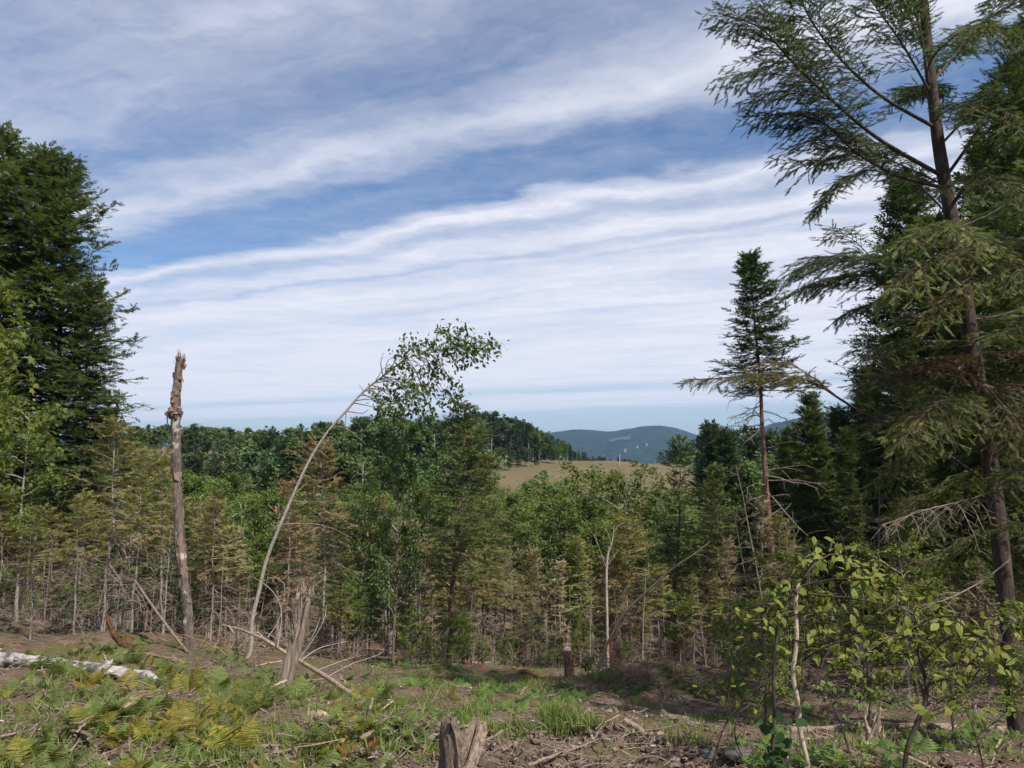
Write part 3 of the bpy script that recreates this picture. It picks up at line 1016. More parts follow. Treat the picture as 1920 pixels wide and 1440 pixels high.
# maples in front of it
mv = []
for a in np.linspace(-2.3, 2.3, 5):
    for da, rr in ((-.26, .42), (0, 1.0 - .12 * abs(a)), (.26, .42)):
        mv.append([rr * math.sin(a + da) * .62, .45 + rr * math.cos(a + da) * .55, -.12 * rr * rr])
MAPLE_V = np.array([[0, .25, .03]] + mv)
MAPLE_F = np.array([[0, i, i + 1] for i in range(1, len(mv))])[:, ::-1]
MPL = [broadleaf(220 + i, 6.0, .06, 2.4, 1.5, 13, .19, 9, mats_=('bark_grey', 'maple'), tri=(MAPLE_V, MAPLE_F), spread=.4, up=(.1, .6)) for i in range(2)]
by_top(MPL, rng, 'maple_tree', -75, 11.5, 440, 'light green maple reaching in from the left edge, upper leaves', 'tree', tint=(.75, .68, .62), i=0, wide=.7)
by_top(MPL, rng, 'maple_tree', 55, 16, 728, 'light green maple with broad leaves below the dark conifers', 'tree', tint=(.78, .8, .75), i=1, wide=.8)
by_top(BS, rng, 'leafy_tree', 232, 27, 765, 'small grey-green tree against the sky beside the snag', 'tree', tint=(1, 1, 1.1))

# ------------------------------------------------------------------ young spruces along the edge of the clearing, one by one
EDGE = [
    # px, depth, top row, kind, variant, tint, label
    (207, 14.0, 783, 'D', 0, (1.0, 1.0, .9), 'yellowing young spruce with a straight pale grey trunk beside the broken snag'),
    (68, 12.6, 948, 'D', 1, (.95, 1.05, .8), 'olive young spruce with its dark stem bare near the ground at far left'),
    (152, 13.2, 925, 'D', 2, (1.0, 1.05, .8), 'olive young spruce between the leftmost one and the pale grey trunk'),
    (8, 15.5, 915, 'D', 3, (1.0, 1.0, .85), 'yellow-brown young spruce cut by the left picture edge'),
    (262, 17.0, 838, 'D', 1, (1.0, .95, .9), 'yellow-brown young spruce just left of the broken snag'),
    (322, 18.0, 850, 'D', 2, (1.05, .98, .9), 'yellowing young spruce directly behind the broken snag'),
    (404, 17.0, 930, 'D', 0, (1.0, .92, .95), 'faded yellow-brown spruce just right of the broken snag'),
    (452, 18.5, 985, 'B', 0, (1.25, 1.25, 1.2), 'grey-brown withered spruce left of the bent tree'),
    (548, 14.5, 900, 'B', 1, (1.2, 1.0, .9), 'nearly bare spruce with many dead rungs beside the bent trunk'),
    (610, 18.0, 830, 'D', 3, (1.0, .85, .85), 'rusty tall spruce whose tip touches the bent trunk'),
    (640, 13.6, 975, 'G', 1, (1.1, 1.05, .9), 'small dark green spruce right of the splintered trunk'),
    (692, 15.0, 1010, 'G', 2, (.8, .85, .85), 'dusky small spruce left of the slender leafy tree'),
    (790, 17.0, 985, 'B', 2, (1.1, 1.1, 1.0), 'withered spruce between the slender leafy tree and the tall green spruce'),
    (843, 14.6, 752, 'G', 0, (1.0, 1.0, .9), 'tall green spruce with reddish trunk in the middle of the clearing edge'),
    (905, 16.5, 850, 'G', 2, (1.15, 1.05, .85), 'yellow-green spruce close to the right of the tall green spruce'),
    (945, 19.0, 1000, 'D', 1, (.95, 1.0, .9), 'low yellow-green spruce under the left end of the meadow'),
    (1003, 17.0, 1030, 'D', 2, (1.0, .85, .9), 'brownish spruce with thin pale stem under the meadow'),
    (1050, 16.5, 1052, 'B', 1, (1.3, 1.25, 1.2), 'pale withered little spruce under the middle of the meadow'),
    (1083, 17.5, 1005, 'D', 0, (1.0, 1.02, .75), 'yellow-green young spruce left of the forked bare birch'),
    (1185, 17.5, 965, 'D', 3, (1.05, .95, .8), 'tall yellowing spruce with a pale stem right of the forked bare birch'),
    (1168, 19.0, 1030, 'B', 0, (1.0, .55, .45), 'small rust-red dead spruce behind the forked bare birch'),
    (1255, 21.0, 818, 'G', 1, (.85, .9, .9), 'thin dark spruce with a sparse spire against the far mountain'),
    (1232, 17.0, 1060, 'D', 2, (1.0, 1.0, .85), 'bushy yellow-green spruce under the leaning bare sapling'),
    (1300, 17.5, 1075, 'D', 0, (.98, 1.02, .8), 'bushy olive spruce at the foot of the tall leaning spruce'),
    (1352, 20.0, 868, 'G', 0, (1.0, .95, .85), 'mottled olive spruce left of the tall leaning spruce'),
    (1365, 18.0, 1010, 'B', 2, (1.1, 1.0, 1.0), 'brown dead spruce against the tall leaning spruce'),
    (1318, 24.0, 880, 'G', 2, (.95, 1.0, .9), 'full green spruce in front of the right edge of the meadow'),
    (760, 12.6, 1215, 'G', 2, (.8, .9, .8), 'low dark spruce bush near the ground left of the tall green spruce'),
    (1145, 15.5, 1210, 'B', 1, (1.1, .42, .35), 'tiny dead red spruce at the foot of the forked bare birch'),
]
KD = {'G': YG, 'D': YD, 'B': BR}
for px, d, top, k, i, tint, lab in EDGE:
    by_top(KD[k], rng, 'young_spruce', px, d, top, lab, 'tree', 'young spruces along the edge of the clearing', tint, i % len(KD[k]), bark=(1.0, .72, .66) if px == 843 else ((1.25, 1.2, 1.15) if px in (207, 1185) else None), wide=1.2 if px in (207, 843) else 1.0, lean=(rng.normal(0, .02), rng.normal(0, .03)))

# filling of the thicket behind
cnt = {}
for j in range(64):
    d = rng.uniform(17.5, 27)
    px = rng.uniform(-160, 1640)
    H = rng.uniform(2.2, 4.6) * (1.0 if px < 900 else .9)
    k = rng.choice(['D', 'B', 'G', 'D'])
    x = (px - 960) / FPX * d
    lim = 915 if px < 850 else 1020
    zl = P(px, lim + rng.uniform(0, 60), d)[2]
    H = max(1.6, min(H, zl - float(G(x, d))))
    col = {'D': 'yellowing', 'B': 'withered brown', 'G': 'olive green'}[k]
    tint = np.array([1, 1, .9]) * rng.uniform(.85, 1.15) * (1 + rng.normal(0, .06, 3))
    plant_tree('young_spruce', KD[k][rng.integers(len(KD[k]))], x, d, H, size_word(H, 2.4, 3.4) + ' ' + col + ' young spruce in the thicket ' + where(px), 'tree', col + ' thicket spruces', rng.uniform(0, 6.28), tuple(tint), None, (rng.normal(0, .05), rng.normal(0, .06)))
for j in range(135):
    d = rng.uniform(15, 25)
    px = rng.uniform(-140, 1750)
    x = (px - 960) / FPX * d
    plant_tree('dead_sapling', DP[rng.integers(5)], x, d, rng.uniform(1.0, 2.5) * d / 20, 'thin bare grey sapling in the thicket ' + where(px), 'tree', 'bare saplings in the thicket', rng.uniform(0, 6.28), None, tuple(np.array([1, .97, .94]) * rng.uniform(.65, 1.2)), (rng.normal(0, .06), rng.normal(0, .06)))
for px, d, top, base, lab in ((192, 14.6, 1000, 1195, 'slanting pale birch stem left of the grey-trunked spruce'), (222, 14.4, 1010, 1165, 'slanting white birch stem right of the grey-trunked spruce'), (312, 15, 985, 1150, 'whitish birch stem close behind the broken snag'), (234, 15, 1000, 1150, 'thinner pale birch stem left of the broken snag')):
    by_top(BW, rng, 'birch_stem', px, d, top, lab, 'tree', 'pale birch stems', lean=(0, R_(7)))

# dark forest on the right
DARK = [(1520, 24, 735, 0, 'dark green spruce with a neat spire right of the tall leaning spruce'), (1570, 26, 760, 1, 'dark spruce second right of the tall leaning spruce'), (1622, 30, 690, 2, 'dark spruce behind the arching hemlock limb'),
        (1680, 27, 620, 0, 'dark spruce left of the hemlock trunk at middle height'), (1760, 26, 400, 1, 'tall dark spruce just behind the hemlock trunk'), (1700, 31, 330, 2, 'tall dark pine-like conifer seen between the hemlock limbs'),
        (1850, 24, 250, 0, 'tall dark conifer behind the right of the hemlock trunk'), (1930, 21, 120, 2, 'dark conifer on the right picture edge'), (1480, 32, 800, 1, 'dark conifer low behind the tall leaning spruce'),
        (1800, 19, 560, 2, 'dark shaded conifer at the right beside the trunk'), (2010, 17, 0, 1, 'conifer beyond the right edge leaning into view'), (1640, 21, 880, 2, 'small dark spruce in the right forest'), (1450, 27, 890, 0, 'small dark spruce right behind the tall leaning trunk')]
for px, d, top, i, lab in DARK:
    by_top(DS, rng, 'spruce_tree', px, d, top, lab, 'tree', 'dark conifers of the right forest', (1.1, 1.12, 1.0), i)
for px, d, top, i, lab in ((1890, 12.5, 520, 0, 'hemlock with brown tips behind the right of the big trunk'), (1985, 11, 100, 1, 'hemlock just off the right edge hanging into view'), (1700, 15, 640, 2, 'wispy hemlock left of the big trunk'), (1590, 18, 800, 0, 'low wispy hemlock under the arching limb')):
    by_top(LS, rng, 'hemlock_tree', px, d, top, lab, 'tree', 'smaller hemlocks on the right', (1.0, .9, .75), i, wide=.7)
for j in range(34):
    d = rng.uniform(11.5, 22)
    px = rng.uniform(1400, 2050)
    x = (px - 960) / FPX * d
    plant_tree('dead_sapling', DP[rng.integers(5)], x, d, rng.uniform(1.8, 4.0), 'thin dark bare sapling in the shade ' + where(px), 'tree', 'shaded bare saplings on the right', rng.uniform(0, 6.28), None, (.5, .46, .43), (rng.normal(0, .07), rng.normal(0, .07)))  # forest shade is put into the dark bark tint
for j in range(26):
    d = rng.uniform(10.5, 19)
    px = rng.uniform(1390, 2000)
    x = (px - 960) / FPX * d
    k = ['D', 'B', 'G'][rng.integers(3)]
    plant_tree('young_spruce', KD[k][rng.integers(3)], x, d, rng.uniform(1.3, 3.2), {'D': 'yellowing', 'B': 'dead brown', 'G': 'green'}[k] + ' undergrowth spruce ' + where(px), 'tree', {'D': 'yellowing', 'B': 'dead brown', 'G': 'green'}[k] + ' undergrowth spruces on the right', rng.uniform(0, 6.28), (.85, .85, .75))

# slender leafy trees in the clearing edge and the bushy group below the meadow
LEAFY = [(915, 46, 912, BL, 1, (1.0, 1.05, .95), 'leafy tree under the pale pole at the meadow\'s left end', 1.1), (955, 52, 905, BL, 3, (1.1, 1.1, .95), 'leafy tree second from the meadow\'s left end', 1.2), (1000, 48, 900, BL, 0, (.95, 1.0, .9), 'leafy tree before the left half of the meadow', 1.2), (1040, 44, 892, BL, 4, (1.1, 1.08, .92), 'leafy tree just left of the highest one before the meadow', 1.1), (1235, 50, 905, BL, 2, (1.05, 1.05, .92), 'leafy tree before the right half of the meadow', 1.2), (880, 40, 935, BL, 2, (1.0, 1.0, .9), 'leafy tree showing right of the yellow-green spruce', 1.0), (1150, 46, 885, BL, 1, (1.0, 1.02, .9), 'leafy tree between the highest one and its right neighbour', 1.1),
         (742, 14.2, 790, BS, 0, (.75, .85, .9), 'slender dark leafy tree under the crown of the bent tree', .62), (690, 24, 880, BL, 1, (.8, .85, .85), 'dark leafy tree behind the bent tree', 1.0),
         (775, 25, 870, BL, 2, (.85, .9, .9), 'dark leafy tree left of the tall green spruce', 1.0), (1108, 38, 864, BL, 0, (1.15, 1.1, .9), 'full leafy tree rising in front of the meadow, highest of its group', 1.0),
         (1065, 36, 905, BL, 3, (.95, 1.0, .9), 'leafy tree at the left of the group before the meadow', 1.0), (1180, 40, 872, BL, 4, (1.05, 1.05, .9), 'leafy tree at the right of the group before the meadow', .9),
         (1135, 30, 955, BL, 2, (1.35, 1.3, .9), 'bright leafy tree low in front of the meadow group', .9), (1010, 33, 960, BL, 1, (1.05, 1.05, 1.0), 'leafy tree below the left end of the meadow', 1.0),
         (960, 30, 935, BL, 4, (1.1, 1.1, .95), 'leafy tree right of the tall green spruce', .9), (1215, 32, 985, BL, 0, (1.2, 1.15, .9), 'leafy tree low on the right before the meadow', .9),
         (1275, 45, 948, BL, 3, (1.0, 1.0, .9), 'leafy tree before the right end of the meadow', 1.0), (1445, 22, 960, BL, 2, (.6, .7, .7), 'shaded leafy tree behind the tall leaning spruce', .9),  # the shaded tree carries its shade in a lowered tint
         (390, 22, 1060, BS, 1, (1.3, 1.3, .9), 'bright leafy bush at the foot of the broken snag', 1.3), (690, 18, 1085, BS, 2, (1.05, 1.2, 1.0), 'bright leafy sapling left of the tall green spruce', 1.2), (560, 24, 940, BL, 1, (.9, .95, .9), 'leafy tree behind the bent trunk', .9)]
for px, d, top, ks, i, tint, lab, wd in LEAFY:
    by_top(ks, rng, 'leafy_tree', px, d, top, lab, 'tree', None, tint, i, bark=(.5, .45, .42) if px in (742,) else None, wide=wd)

# the wooded valley
LIMX = [-200, 260, 280, 500, 520, 880, 900, 1000, 1020, 1210, 1230, 1430, 1450, 2100]
LIMY = [880, 870, 875, 875, 895, 900, 908, 902, 905, 905, 930, 900, 800, 760]


def capped(px, d, H, lo=0, hi=45):
    x = (px - 960) / FPX * d
    lim = np.interp(px, LIMX, LIMY) + rng.uniform(lo, hi)
    return x, max(2.5, min(H, P(px, lim, d)[2] - float(G(x, d))))


rng2 = np.random.default_rng(91)
for j in range(46):                       # broad-leaved saplings at the foot of the thicket
    d = rng2.uniform(13.8, 21)
    px = rng2.uniform(-120, 1500)
    x = (px - 960) / FPX * d
    H = rng2.uniform(.5, 1.7)
    plant_tree('leafy_sapling', BS[rng2.integers(3)], x, d, H, size_word(H, .8, 1.3) + ' bright leafy sapling before the thicket ' + where(px), 'sapling', 'leafy saplings at the foot of the thicket', rng2.uniform(0, 6.28), tuple(np.array([1.25, 1.25, .9]) * rng2.uniform(.8, 1.2)), (.7, .65, .6), (rng2.normal(0, .06), rng2.normal(0, .06)), 1.2)
for j in range(24):                       # broad-leaved trees in and behind the thicket
    d = rng2.uniform(21, 33)
    px = rng2.uniform(-80, 1450)
    x = (px - 960) / FPX * d
    lim = np.interp(px, LIMX, LIMY) + rng2.uniform(25, 110)
    H = max(2.5, P(px, lim, d)[2] - float(G(x, d)))
    plant_tree('leafy_tree', BL[rng2.integers(5)], x, d, H, size_word(H, 5, 6.5) + ' leafy tree close behind the thicket ' + where(px), 'tree', 'leafy trees close behind the thicket', rng2.uniform(0, 6.28), tuple(np.array([1.15, 1.15, .92]) * rng2.uniform(.8, 1.25)), (.8, .75, .7), (rng2.normal(0, .04), rng2.normal(0, .04)), rng2.uniform(.9, 1.2))
VW = [(480, 'valley left of the bent tree'), (900, 'valley behind the bent tree'), (1330, 'valley below the tan meadow'), (9999, 'valley at the right behind the dark spruces')]
for j in range(175):
    d = 28 + 95 * rng.uniform(0, 1) ** 1.3
    px = rng.uniform(-150, 1800)
    if px > 870 and d > 105 and px < 1330:
        d = rng.uniform(30, 100)
    x, H = capped(px, d, rng.uniform(9, 15))
    w = [b for a, b in VW if px < a][0]
    con = rng.uniform() < (.22 if px < 900 else .12)
    if d < 55:
        pr = DS[rng.integers(3)] if con else BL[rng.integers(5)]
    else:
        pr = FC[rng.integers(3)] if con else FB[rng.integers(4)]
    tint = np.array([1.12, 1.1, .95]) * rng.uniform(.85, 1.25) * (1 + rng.normal(0, .07, 3))
    plant_tree('spruce_tree' if con else 'leafy_tree', pr, x, d, H, ('dark conifer' if con else 'leafy green tree') + (' near' if d < 45 else ' midway' if d < 75 else ' far') + ' in the valley ' + where(px), 'tree', ('conifers' if con else 'leafy trees') + ' in the ' + w, rng.uniform(0, 6.28), tuple(tint), None, None, rng.uniform(.9, 1.3))

# ------------------------------------------------------------------ wooded hills beyond
def hill(n, px0, px1, d0, d1, tops, kinds, lab, grp, tint=(1, 1, 1), jit=12, front=0):
    for j in range(n):
        px = px0 + (px1 - px0) * (j + rng.uniform(0, 1)) / n
        d = rng.uniform(d0, d1)
        top = np.interp(px, [a for a, b in tops], [b for a, b in tops]) + abs(rng.normal(0, jit)) - 3 + front * rng.uniform(0, 1)
        k, nm = kinds[rng.integers(len(kinds))]
        p = P(px, top, d)
        H = float(np.clip(p[2] - G(p[0], p[1]), 3, 26))
        t = np.array(tint) * rng.uniform(.85, 1.2)
        plant_tree(nm, k[rng.integers(len(k))], p[0], p[1], H, {'spruce_tree': 'dark conifer', 'pine_tree': 'bare-stemmed pine', 'leafy_tree': 'leafy tree'}[nm] + ' ' + lab + ', ' + where(px), 'tree', {'spruce_tree': 'dark conifers', 'pine_tree': 'pines', 'leafy_tree': 'leafy trees'}[nm] + ' ' + grp, rng.uniform(0, 6.28), tuple(t), (1.2, 1.1, 1.05) if nm == 'pine_tree' else None, None, rng.uniform(.9, 1.15))


C_, B_, N_ = (FC, 'spruce_tree'), (FB, 'leafy_tree'), (FP, 'pine_tree')
hill(84, 180, 530, 150, 220, [(190, 808), (300, 798), (400, 800), (480, 806), (520, 815)], [B_, N_, N_, B_], 'on the far left hill', 'on the far left hill', (1.15, 1.12, 1.0), jit=10)
hill(44, 190, 545, 110, 150, [(200, 850), (400, 855), (540, 860)], [B_, B_, C_, N_], 'low on the far left hill', 'low on the far left hill', (1.15, 1.15, 1.0), jit=15)
hill(16, 475, 600, 85, 110, [(470, 835), (520, 800), (600, 800)], [C_, C_, B_], 'in the dark clump', 'in the dark clump left of the bent trunk', (.95, 1.0, 1.0), 12)
hill(60, 545, 900, 110, 165, [(560, 798), (640, 792), (740, 782), (830, 785), (900, 780)], [C_, B_, C_, B_, N_], 'on the middle hill', 'on the hill behind the bent tree', (.9, .95, .95), 10)
hill(30, 560, 900, 90, 115, [(560, 840), (900, 845)], [C_, B_, B_], 'at the foot of the middle hill', 'at the foot of the middle hill', (.95, 1, .95), 18)
hill(34, 868, 1010, 196, 232, [(868, 778), (905, 772), (950, 780), (985, 788), (1010, 806)], [N_, N_, C_, B_], 'in the pine wood on the meadow edge', 'in the pine wood above the meadow', (.8, .85, .85), 7)
hill(14, 868, 1010, 184, 196, [(868, 830), (1010, 838)], [B_, C_, B_], 'low along the front of the pine wood', 'low along the pine wood', (.85, .95, .85), 8)
hill(34, 985, 1096, 200, 262, [(985, 792), (1020, 812), (1050, 822), (1075, 840), (1096, 856)], [B_, B_, C_], 'in the wood sloping down behind the meadow', 'in the wood sloping down behind the meadow', (.85, .95, .85), 6)
hill(12, 1096, 1180, 262, 330, [(1096, 856), (1180, 861)], [C_, B_], 'just showing over the meadow crest', 'over the meadow crest', (.8, .85, .85), 3)
hill(12, 1232, 1310, 225, 260, [(1232, 852), (1260, 838), (1300, 822)], [C_, B_], 'at the right end of the meadow', 'at the right end of the meadow', (.8, .88, .85), 8)
hill(14, 1312, 1460, 62, 85, [(1312, 815), (1330, 788), (1360, 800), (1460, 812)], [C_, (DS, 'spruce_tree')], 'beyond the meadow side', 'behind the tall leaning spruce', (.75, .82, .85), 12)
# bushes and poles on the meadow
for px, d, top, lab in ((1208, 190, 870, 'low green bush on the right of the meadow'), (1225, 185, 872, 'rightmost low green bush on the meadow'), (1190, 200, 872, 'small green bush near the meadow crest'), (1020, 170, 898, 'low green bush at the bottom of the meadow'), (1265, 160, 885, 'low bush at the meadow edge before the right trees')):
    p = P(px, top, d)
    plant_tree('bush', FB[rng.integers(4)], p[0], p[1], 3.0, lab, 'bush', 'bushes on the meadow', rng.uniform(0, 6), (1.3, 1.3, 1.0), None, None, 1.5, float(G(p[0], p[1])) - .9)
for px, d, r0_, r1_, lab in ((919, 150, 852, 906, 'pale wooden pole at the left end of the meadow'), (1161.5, 200, 851, 882, 'pale wooden pole in the middle of the meadow')):
    a, b = P(px, r0_, d), P(px, r1_, d)
    zt, z0 = a[2], min(b[2], float(G(a[0], d))) - .4
    o = new('utility_pole', None, None, (a[0], d, z0))
    tag(o, lab, 'pole', 'poles on the meadow')
    g = Geo()
    h = zt - z0
    g.tubes(np.array([[0, 0, 0], [.01, 0, h * .5], [.03, .02, h]]), np.array([.17, .15, .12]), 8, 0)
    new('post', g.mesh('post', MT['paletwig'], True), o)
    g = Geo()
    g.tubes(np.array([[-.02, -.16, h - .7], [-.02, -.16, h - .2]]), np.array([.05, .05]), 6, 0)
    new('insulator', g.mesh('insulator', MT['white'], True), o)
# ------------------------------------------------------------------ single remarkable trees
class Hero:
    """an Empty at the thing's foot; parts are modelled in world coordinates"""
    def __init__(s, name, base, label, cat, group=None):
        s.base = np.asarray(base, float)
        s.e = new(name, None, None, s.base)
        s.e.empty_display_size = .2
        tag(s.e, label, cat, group)

    def part(s, name, g, mats_, smooth=True, parent=None, tint=None):
        o = new(name, g.mesh(name, mats_, smooth), parent or s.e, (0, 0, 0) if parent else -s.base)
        if tint:
            o.color = tuple(tint) + (1,)
        return o


def rough_tube(g, path, rad, k, rng, amp, mat=0, n=60, cap=True):
    p = resample(path, n)
    r = np.interp(np.linspace(0, 1, n), np.linspace(0, 1, len(rad)), rad)
    base = g.nv
    g.tubes(p, r, k, mat, .5, cap)
    v = g.V[-3] if cap and k >= 5 else g.V[-1]
    ang = np.tile(np.arange(k), n) / k * 6.283
    zz = np.repeat(np.linspace(0, n * .12, n), k)
    nz = fbm(ang * 1.9, zz * .8, 3, int(rng.integers(999)), .6) + .6 * fbm(np.cos(ang) * 2 + 5, zz * 2.4 + np.sin(ang), 2, 77)
    c = np.repeat(p, k, 0)
    v[:] = c + (v - c) * (1 + amp * nz)[:, None]


def splinters(g, centre, direction, n, length, width, spread, rng, mat=0):
    """upright sharp shards of torn wood"""
    up = nrm(np.asarray(direction, float))
    for _ in range(n):
        off = rng.standard_normal(3) * spread
        off -= up * (off @ up)
        b = centre + off
        L = length * rng.uniform(.35, 1.15)
        t = b + up * L + rng.standard_normal(3) * .12 * L
        side = nrm(np.cross(up, rng.standard_normal(3)))
        s2 = np.cross(up, side)
        w, th = width * rng.uniform(.5, 1.2), width * .4
        q0 = b - up * L * .25
        m = (b + t) / 2 + rng.standard_normal(3) * .02
        rings = []
        for c, f in ((q0, 1.0), (b, 1.0), (m, .75), (t, .12)):
            rings.append(np.array([c + side * w * f, c + s2 * th * f, c - side * w * f, c - s2 * th * f]))
        v = np.concatenate(rings)
        f = [[i * 4 + j, i * 4 + (j + 1) % 4, i * 4 + 4 + (j + 1) % 4, i * 4 + 4 + j] for i in range(3) for j in range(4)] + [[12, 13, 14, 15]]
        g.add(v, f, rng.uniform(), mat)


rng = np.random.default_rng(21)

# --- tall broken snag
D = 13.0
path = pts([(355, 1240), (353, 1160), (345, 1090), (338, 1022), (333, 920), (331, 844), (329, 775), (333, 715), (337, 672)], D)
b0 = ground_at(353, 1215)[0]
path[0][2] = min(path[0][2], float(G(path[0][0], D)) - .15)
h = Hero('broken_snag', [path[0][0], D, float(G(path[0][0], D))], 'tall dead broken tree trunk with peeling bark and a splintered top', 'dead tree')
g = Geo()
rough_tube(g, path, [.10, .082, .076, .078, .074, .072, .074, .066, .055], 16, rng, .3, n=140)
h.part('trunk', g, MT['bark_snag'], False)
g = Geo()
top = path[-1]
axis_ = path[-1] - path[-2]
splinters(g, top - nrm(axis_) * .08, axis_ + np.array([-.02, 0, .1]), 34, .17, .014, .026, rng)
splinters(g, top - nrm(axis_) * .10 - np.array([.03, 0, 0]), axis_, 9, .27, .012, .014, rng)
splinters(g, P(343, 690, D), [.25, 0, 1], 12, .15, .012, .018, rng)
h.part('splintered_top', g, MT['rot'], False, tint=(1.1, 1.15, 1.2))
g = Geo()
for a in range(9):                         # curled bark collar and bracket below the break
    an = a * .7 + .3
    c = P(329, 775 + 6 * math.sin(a * 2.1), D)
    d = np.array([math.cos(an), math.sin(an), 0])
    rough_tube(g, np.array([c + d * .05, c + d * .088 + [0, 0, .03], c + d * .092 - [0, 0, .05]]), [.042, .038, .015], 7, rng, .5, n=8)
for px_ in (316, 312, 320):
    c = P(px_ + 6, 772 + rng.uniform(-4, 4), D)
    rough_tube(g, np.array([c + [.06, 0, 0], c, c + [-.07, -.02, -.02]]), [.05, .055, .035], 8, rng, .6, n=8)
rough_tube(g, pts([(321, 772), (314, 780), (314, 793), (317, 798)], D), [.012, .012, .01, .006], 5, rng, .2, n=10)
h.part('bark_collar', g, MT['bark_snag'], False, tint=(1.15, 1.12, 1.1))
g = Geo()
for i in range(46):                        # loose bark plates
    t = rng.uniform(.1, .97)
    c = resample(path, 90)[int(t * 89)]
    an = rng.uniform(0, 6.28)
    d = np.array([math.cos(an), math.sin(an), 0])
    s = np.cross(d, [0, 0, 1])
    hh, ww = rng.uniform(.04, .11), rng.uniform(.025, .05)
    o = c + d * .079
    g.add(np.array([o - s * ww, o + s * ww, o + s * ww * .8 + d * rng.uniform(.004, .02) + [0, 0, -hh], o - s * ww * .7 + d * rng.uniform(.004, .022) + [0, 0, -hh * rng.uniform(.8, 1.5)]]), [[0, 1, 2, 3]], rng.uniform())
h.part('bark_flakes', g, MT['bark_snag'], False, tint=(1.1, 1.1, 1.1))['kind'] = 'stuff'

# --- bent leafy tree
D = 13.0
bp = pts([(474, 1258), (490, 1207), (491, 1150), (500, 1103), (513, 1040), (542, 963), (552, 935), (575, 880), (592, 845), (616, 807), (648, 769), (680, 731), (715, 702), (761, 667), (805, 655), (855, 644), (900, 638)], D)
bp[:, 1] += np.linspace(-.6, .5, len(bp))
bp[0][2] = float(G(bp[0][0], bp[0][1])) - .15
h = Hero('bent_tree', bp[0] + [0, 0, .15], 'slender pale trunk bent over in an arch with green leaves at its tip', 'tree')
g = Geo()
rough_tube(g, bp, [.036, .033, .031, .031, .029, .027, .026, .024, .022, .021, .019, .017, .015, .012, .009, .006, .004], 9, rng, .12, n=80)
h.part('trunk', g, MT['bark_grey'], True, tint=(.95, .92, .9))
P80 = resample(bp, 160)
cl = [(745, 660), (770, 650), (735, 690), (760, 690), (790, 660), (800, 640), (825, 625), (845, 630), (870, 622), (895, 640), (915, 635), (925, 655), (880, 665), (860, 670), (840, 660),
      (815, 680), (790, 690), (770, 715), (740, 720), (715, 735), (700, 750), (720, 765), (745, 755), (765, 740), (790, 725), (815, 710), (835, 700), (845, 720), (830, 740), (810, 755), (785, 770), (760, 775),
      (735, 785), (800, 735), (850, 745), (775, 760), (820, 660), (850, 650), (905, 662), (730, 742), (755, 722), (885, 645), (860, 640), (810, 690), (840, 755), (805, 780), (740, 770), (700, 765), (865, 655), (780, 745), (750, 790)]
gl = Geo()
for px, py in cl:
    c = P(px, py, D) + np.array([0, rng.normal(.2, .35), 0])
    dist = np.linalg.norm((P80 - c) * np.array([1.4, .6, 1]), axis=1) + np.where(P80[:, 0] > c[0] + .1, 3, 0)
    k = int(np.argmin(dist))
    if np.linalg.norm(P80[k] - c) < 1.3:
        s = P80[max(0, k - 8)]
        mid = (s + c) / 2 + rng.normal(0, .05, 3) + [0, 0, .05]
        gx = Geo()
        gx.tubes(resample(np.array([s, mid, c]), 6), np.linspace(.009, .003, 6), 4, 0, .5, False)
        h.part('branch', gx, MT['twig'], True)
    n = int(rng.integers(30, 52))
    pos = c + rng.standard_normal((n, 3)) * np.array([.085, .15, .08])
    fw = rng.standard_normal((n, 3)) + np.array([.5, 0, -.7])
    gl.scatter(LEAF_V * np.array([1.0, 1, 1]), LEAF_F, pos, frames(fw, np.array([0, 0, 1.]) + .8 * rng.standard_normal((n, 3))), np.stack([rng.uniform(.05, .088, n)] * 3, -1) * np.array([.95, 1.25, 1]), rng.uniform(0, .8, n), 0)
bare = [[(616, 807), (640, 800), (665, 812), (690, 835)], [(648, 772), (680, 775), (692, 768)], [(680, 735), (672, 720)], [(712, 704), (713, 680), (718, 660)], [(720, 698), (722, 675), (735, 665)], [(665, 750), (690, 748)], [(690, 722), (705, 715)],
        [(592, 845), (606, 850), (615, 860)], [(552, 937), (590, 940), (640, 935)], [(575, 885), (565, 880)], [(540, 980), (580, 982), (620, 990), (660, 1010)], [(648, 772), (648, 800)], [(560, 930), (575, 905)]]
for b in bare:
    q = pts(b, D) + np.array([0, rng.normal(0, .1), 0])
    q[0] = P80[int(np.argmin(np.linalg.norm((P80 - q[0]) * np.array([1, .2, 1]), axis=1)))]
    gx = Geo()
    gx.tubes(resample(q, 9), np.linspace(.010, .003, 9), 4, 0, .5, False)
    h.part('branch', gx, MT['twig'], True)
h.part('crown', gl, MT['leaf'], False, tint=(1.0, 1.08, 1.05))

# --- leaning splintered trunk
D = 10.3
base = ground_at(524, 1292)[0]
h = Hero('broken_tree', base, 'short leaning grey trunk split into two prongs, crossed by a thin fallen stem', 'dead tree')
D = base[1]
g = Geo()
rough_tube(g, np.array([base + [-.02, 0, -.2], base, P(547, 1213, D), P(560, 1150, D), P(564, 1103, D)]), [.050, .046, .044, .032, .018], 12, rng, .35, n=50)
rough_tube(g, np.array([base + [.05, .05, 0], P(556, 1205, D) + [.02, .04, 0], P(575, 1140, D), P(582, 1108, D)]), [.034, .040, .027, .016], 11, rng, .35, n=46)
h.part('trunk', g, MT['wood'], True)
g = Geo()
splinters(g, P(563, 1115, D), [.15, 0, 1], 14, .16, .018, .02, rng)
splinters(g, P(580, 1120, D), [.2, 0, 1], 12, .14, .018, .02, rng)
splinters(g, P(558, 1180, D) + [0, -.06, 0], [.22, 0, 1], 10, .35, .02, .03, rng)
h.part('splintered_top', g, MT['wood'], False)

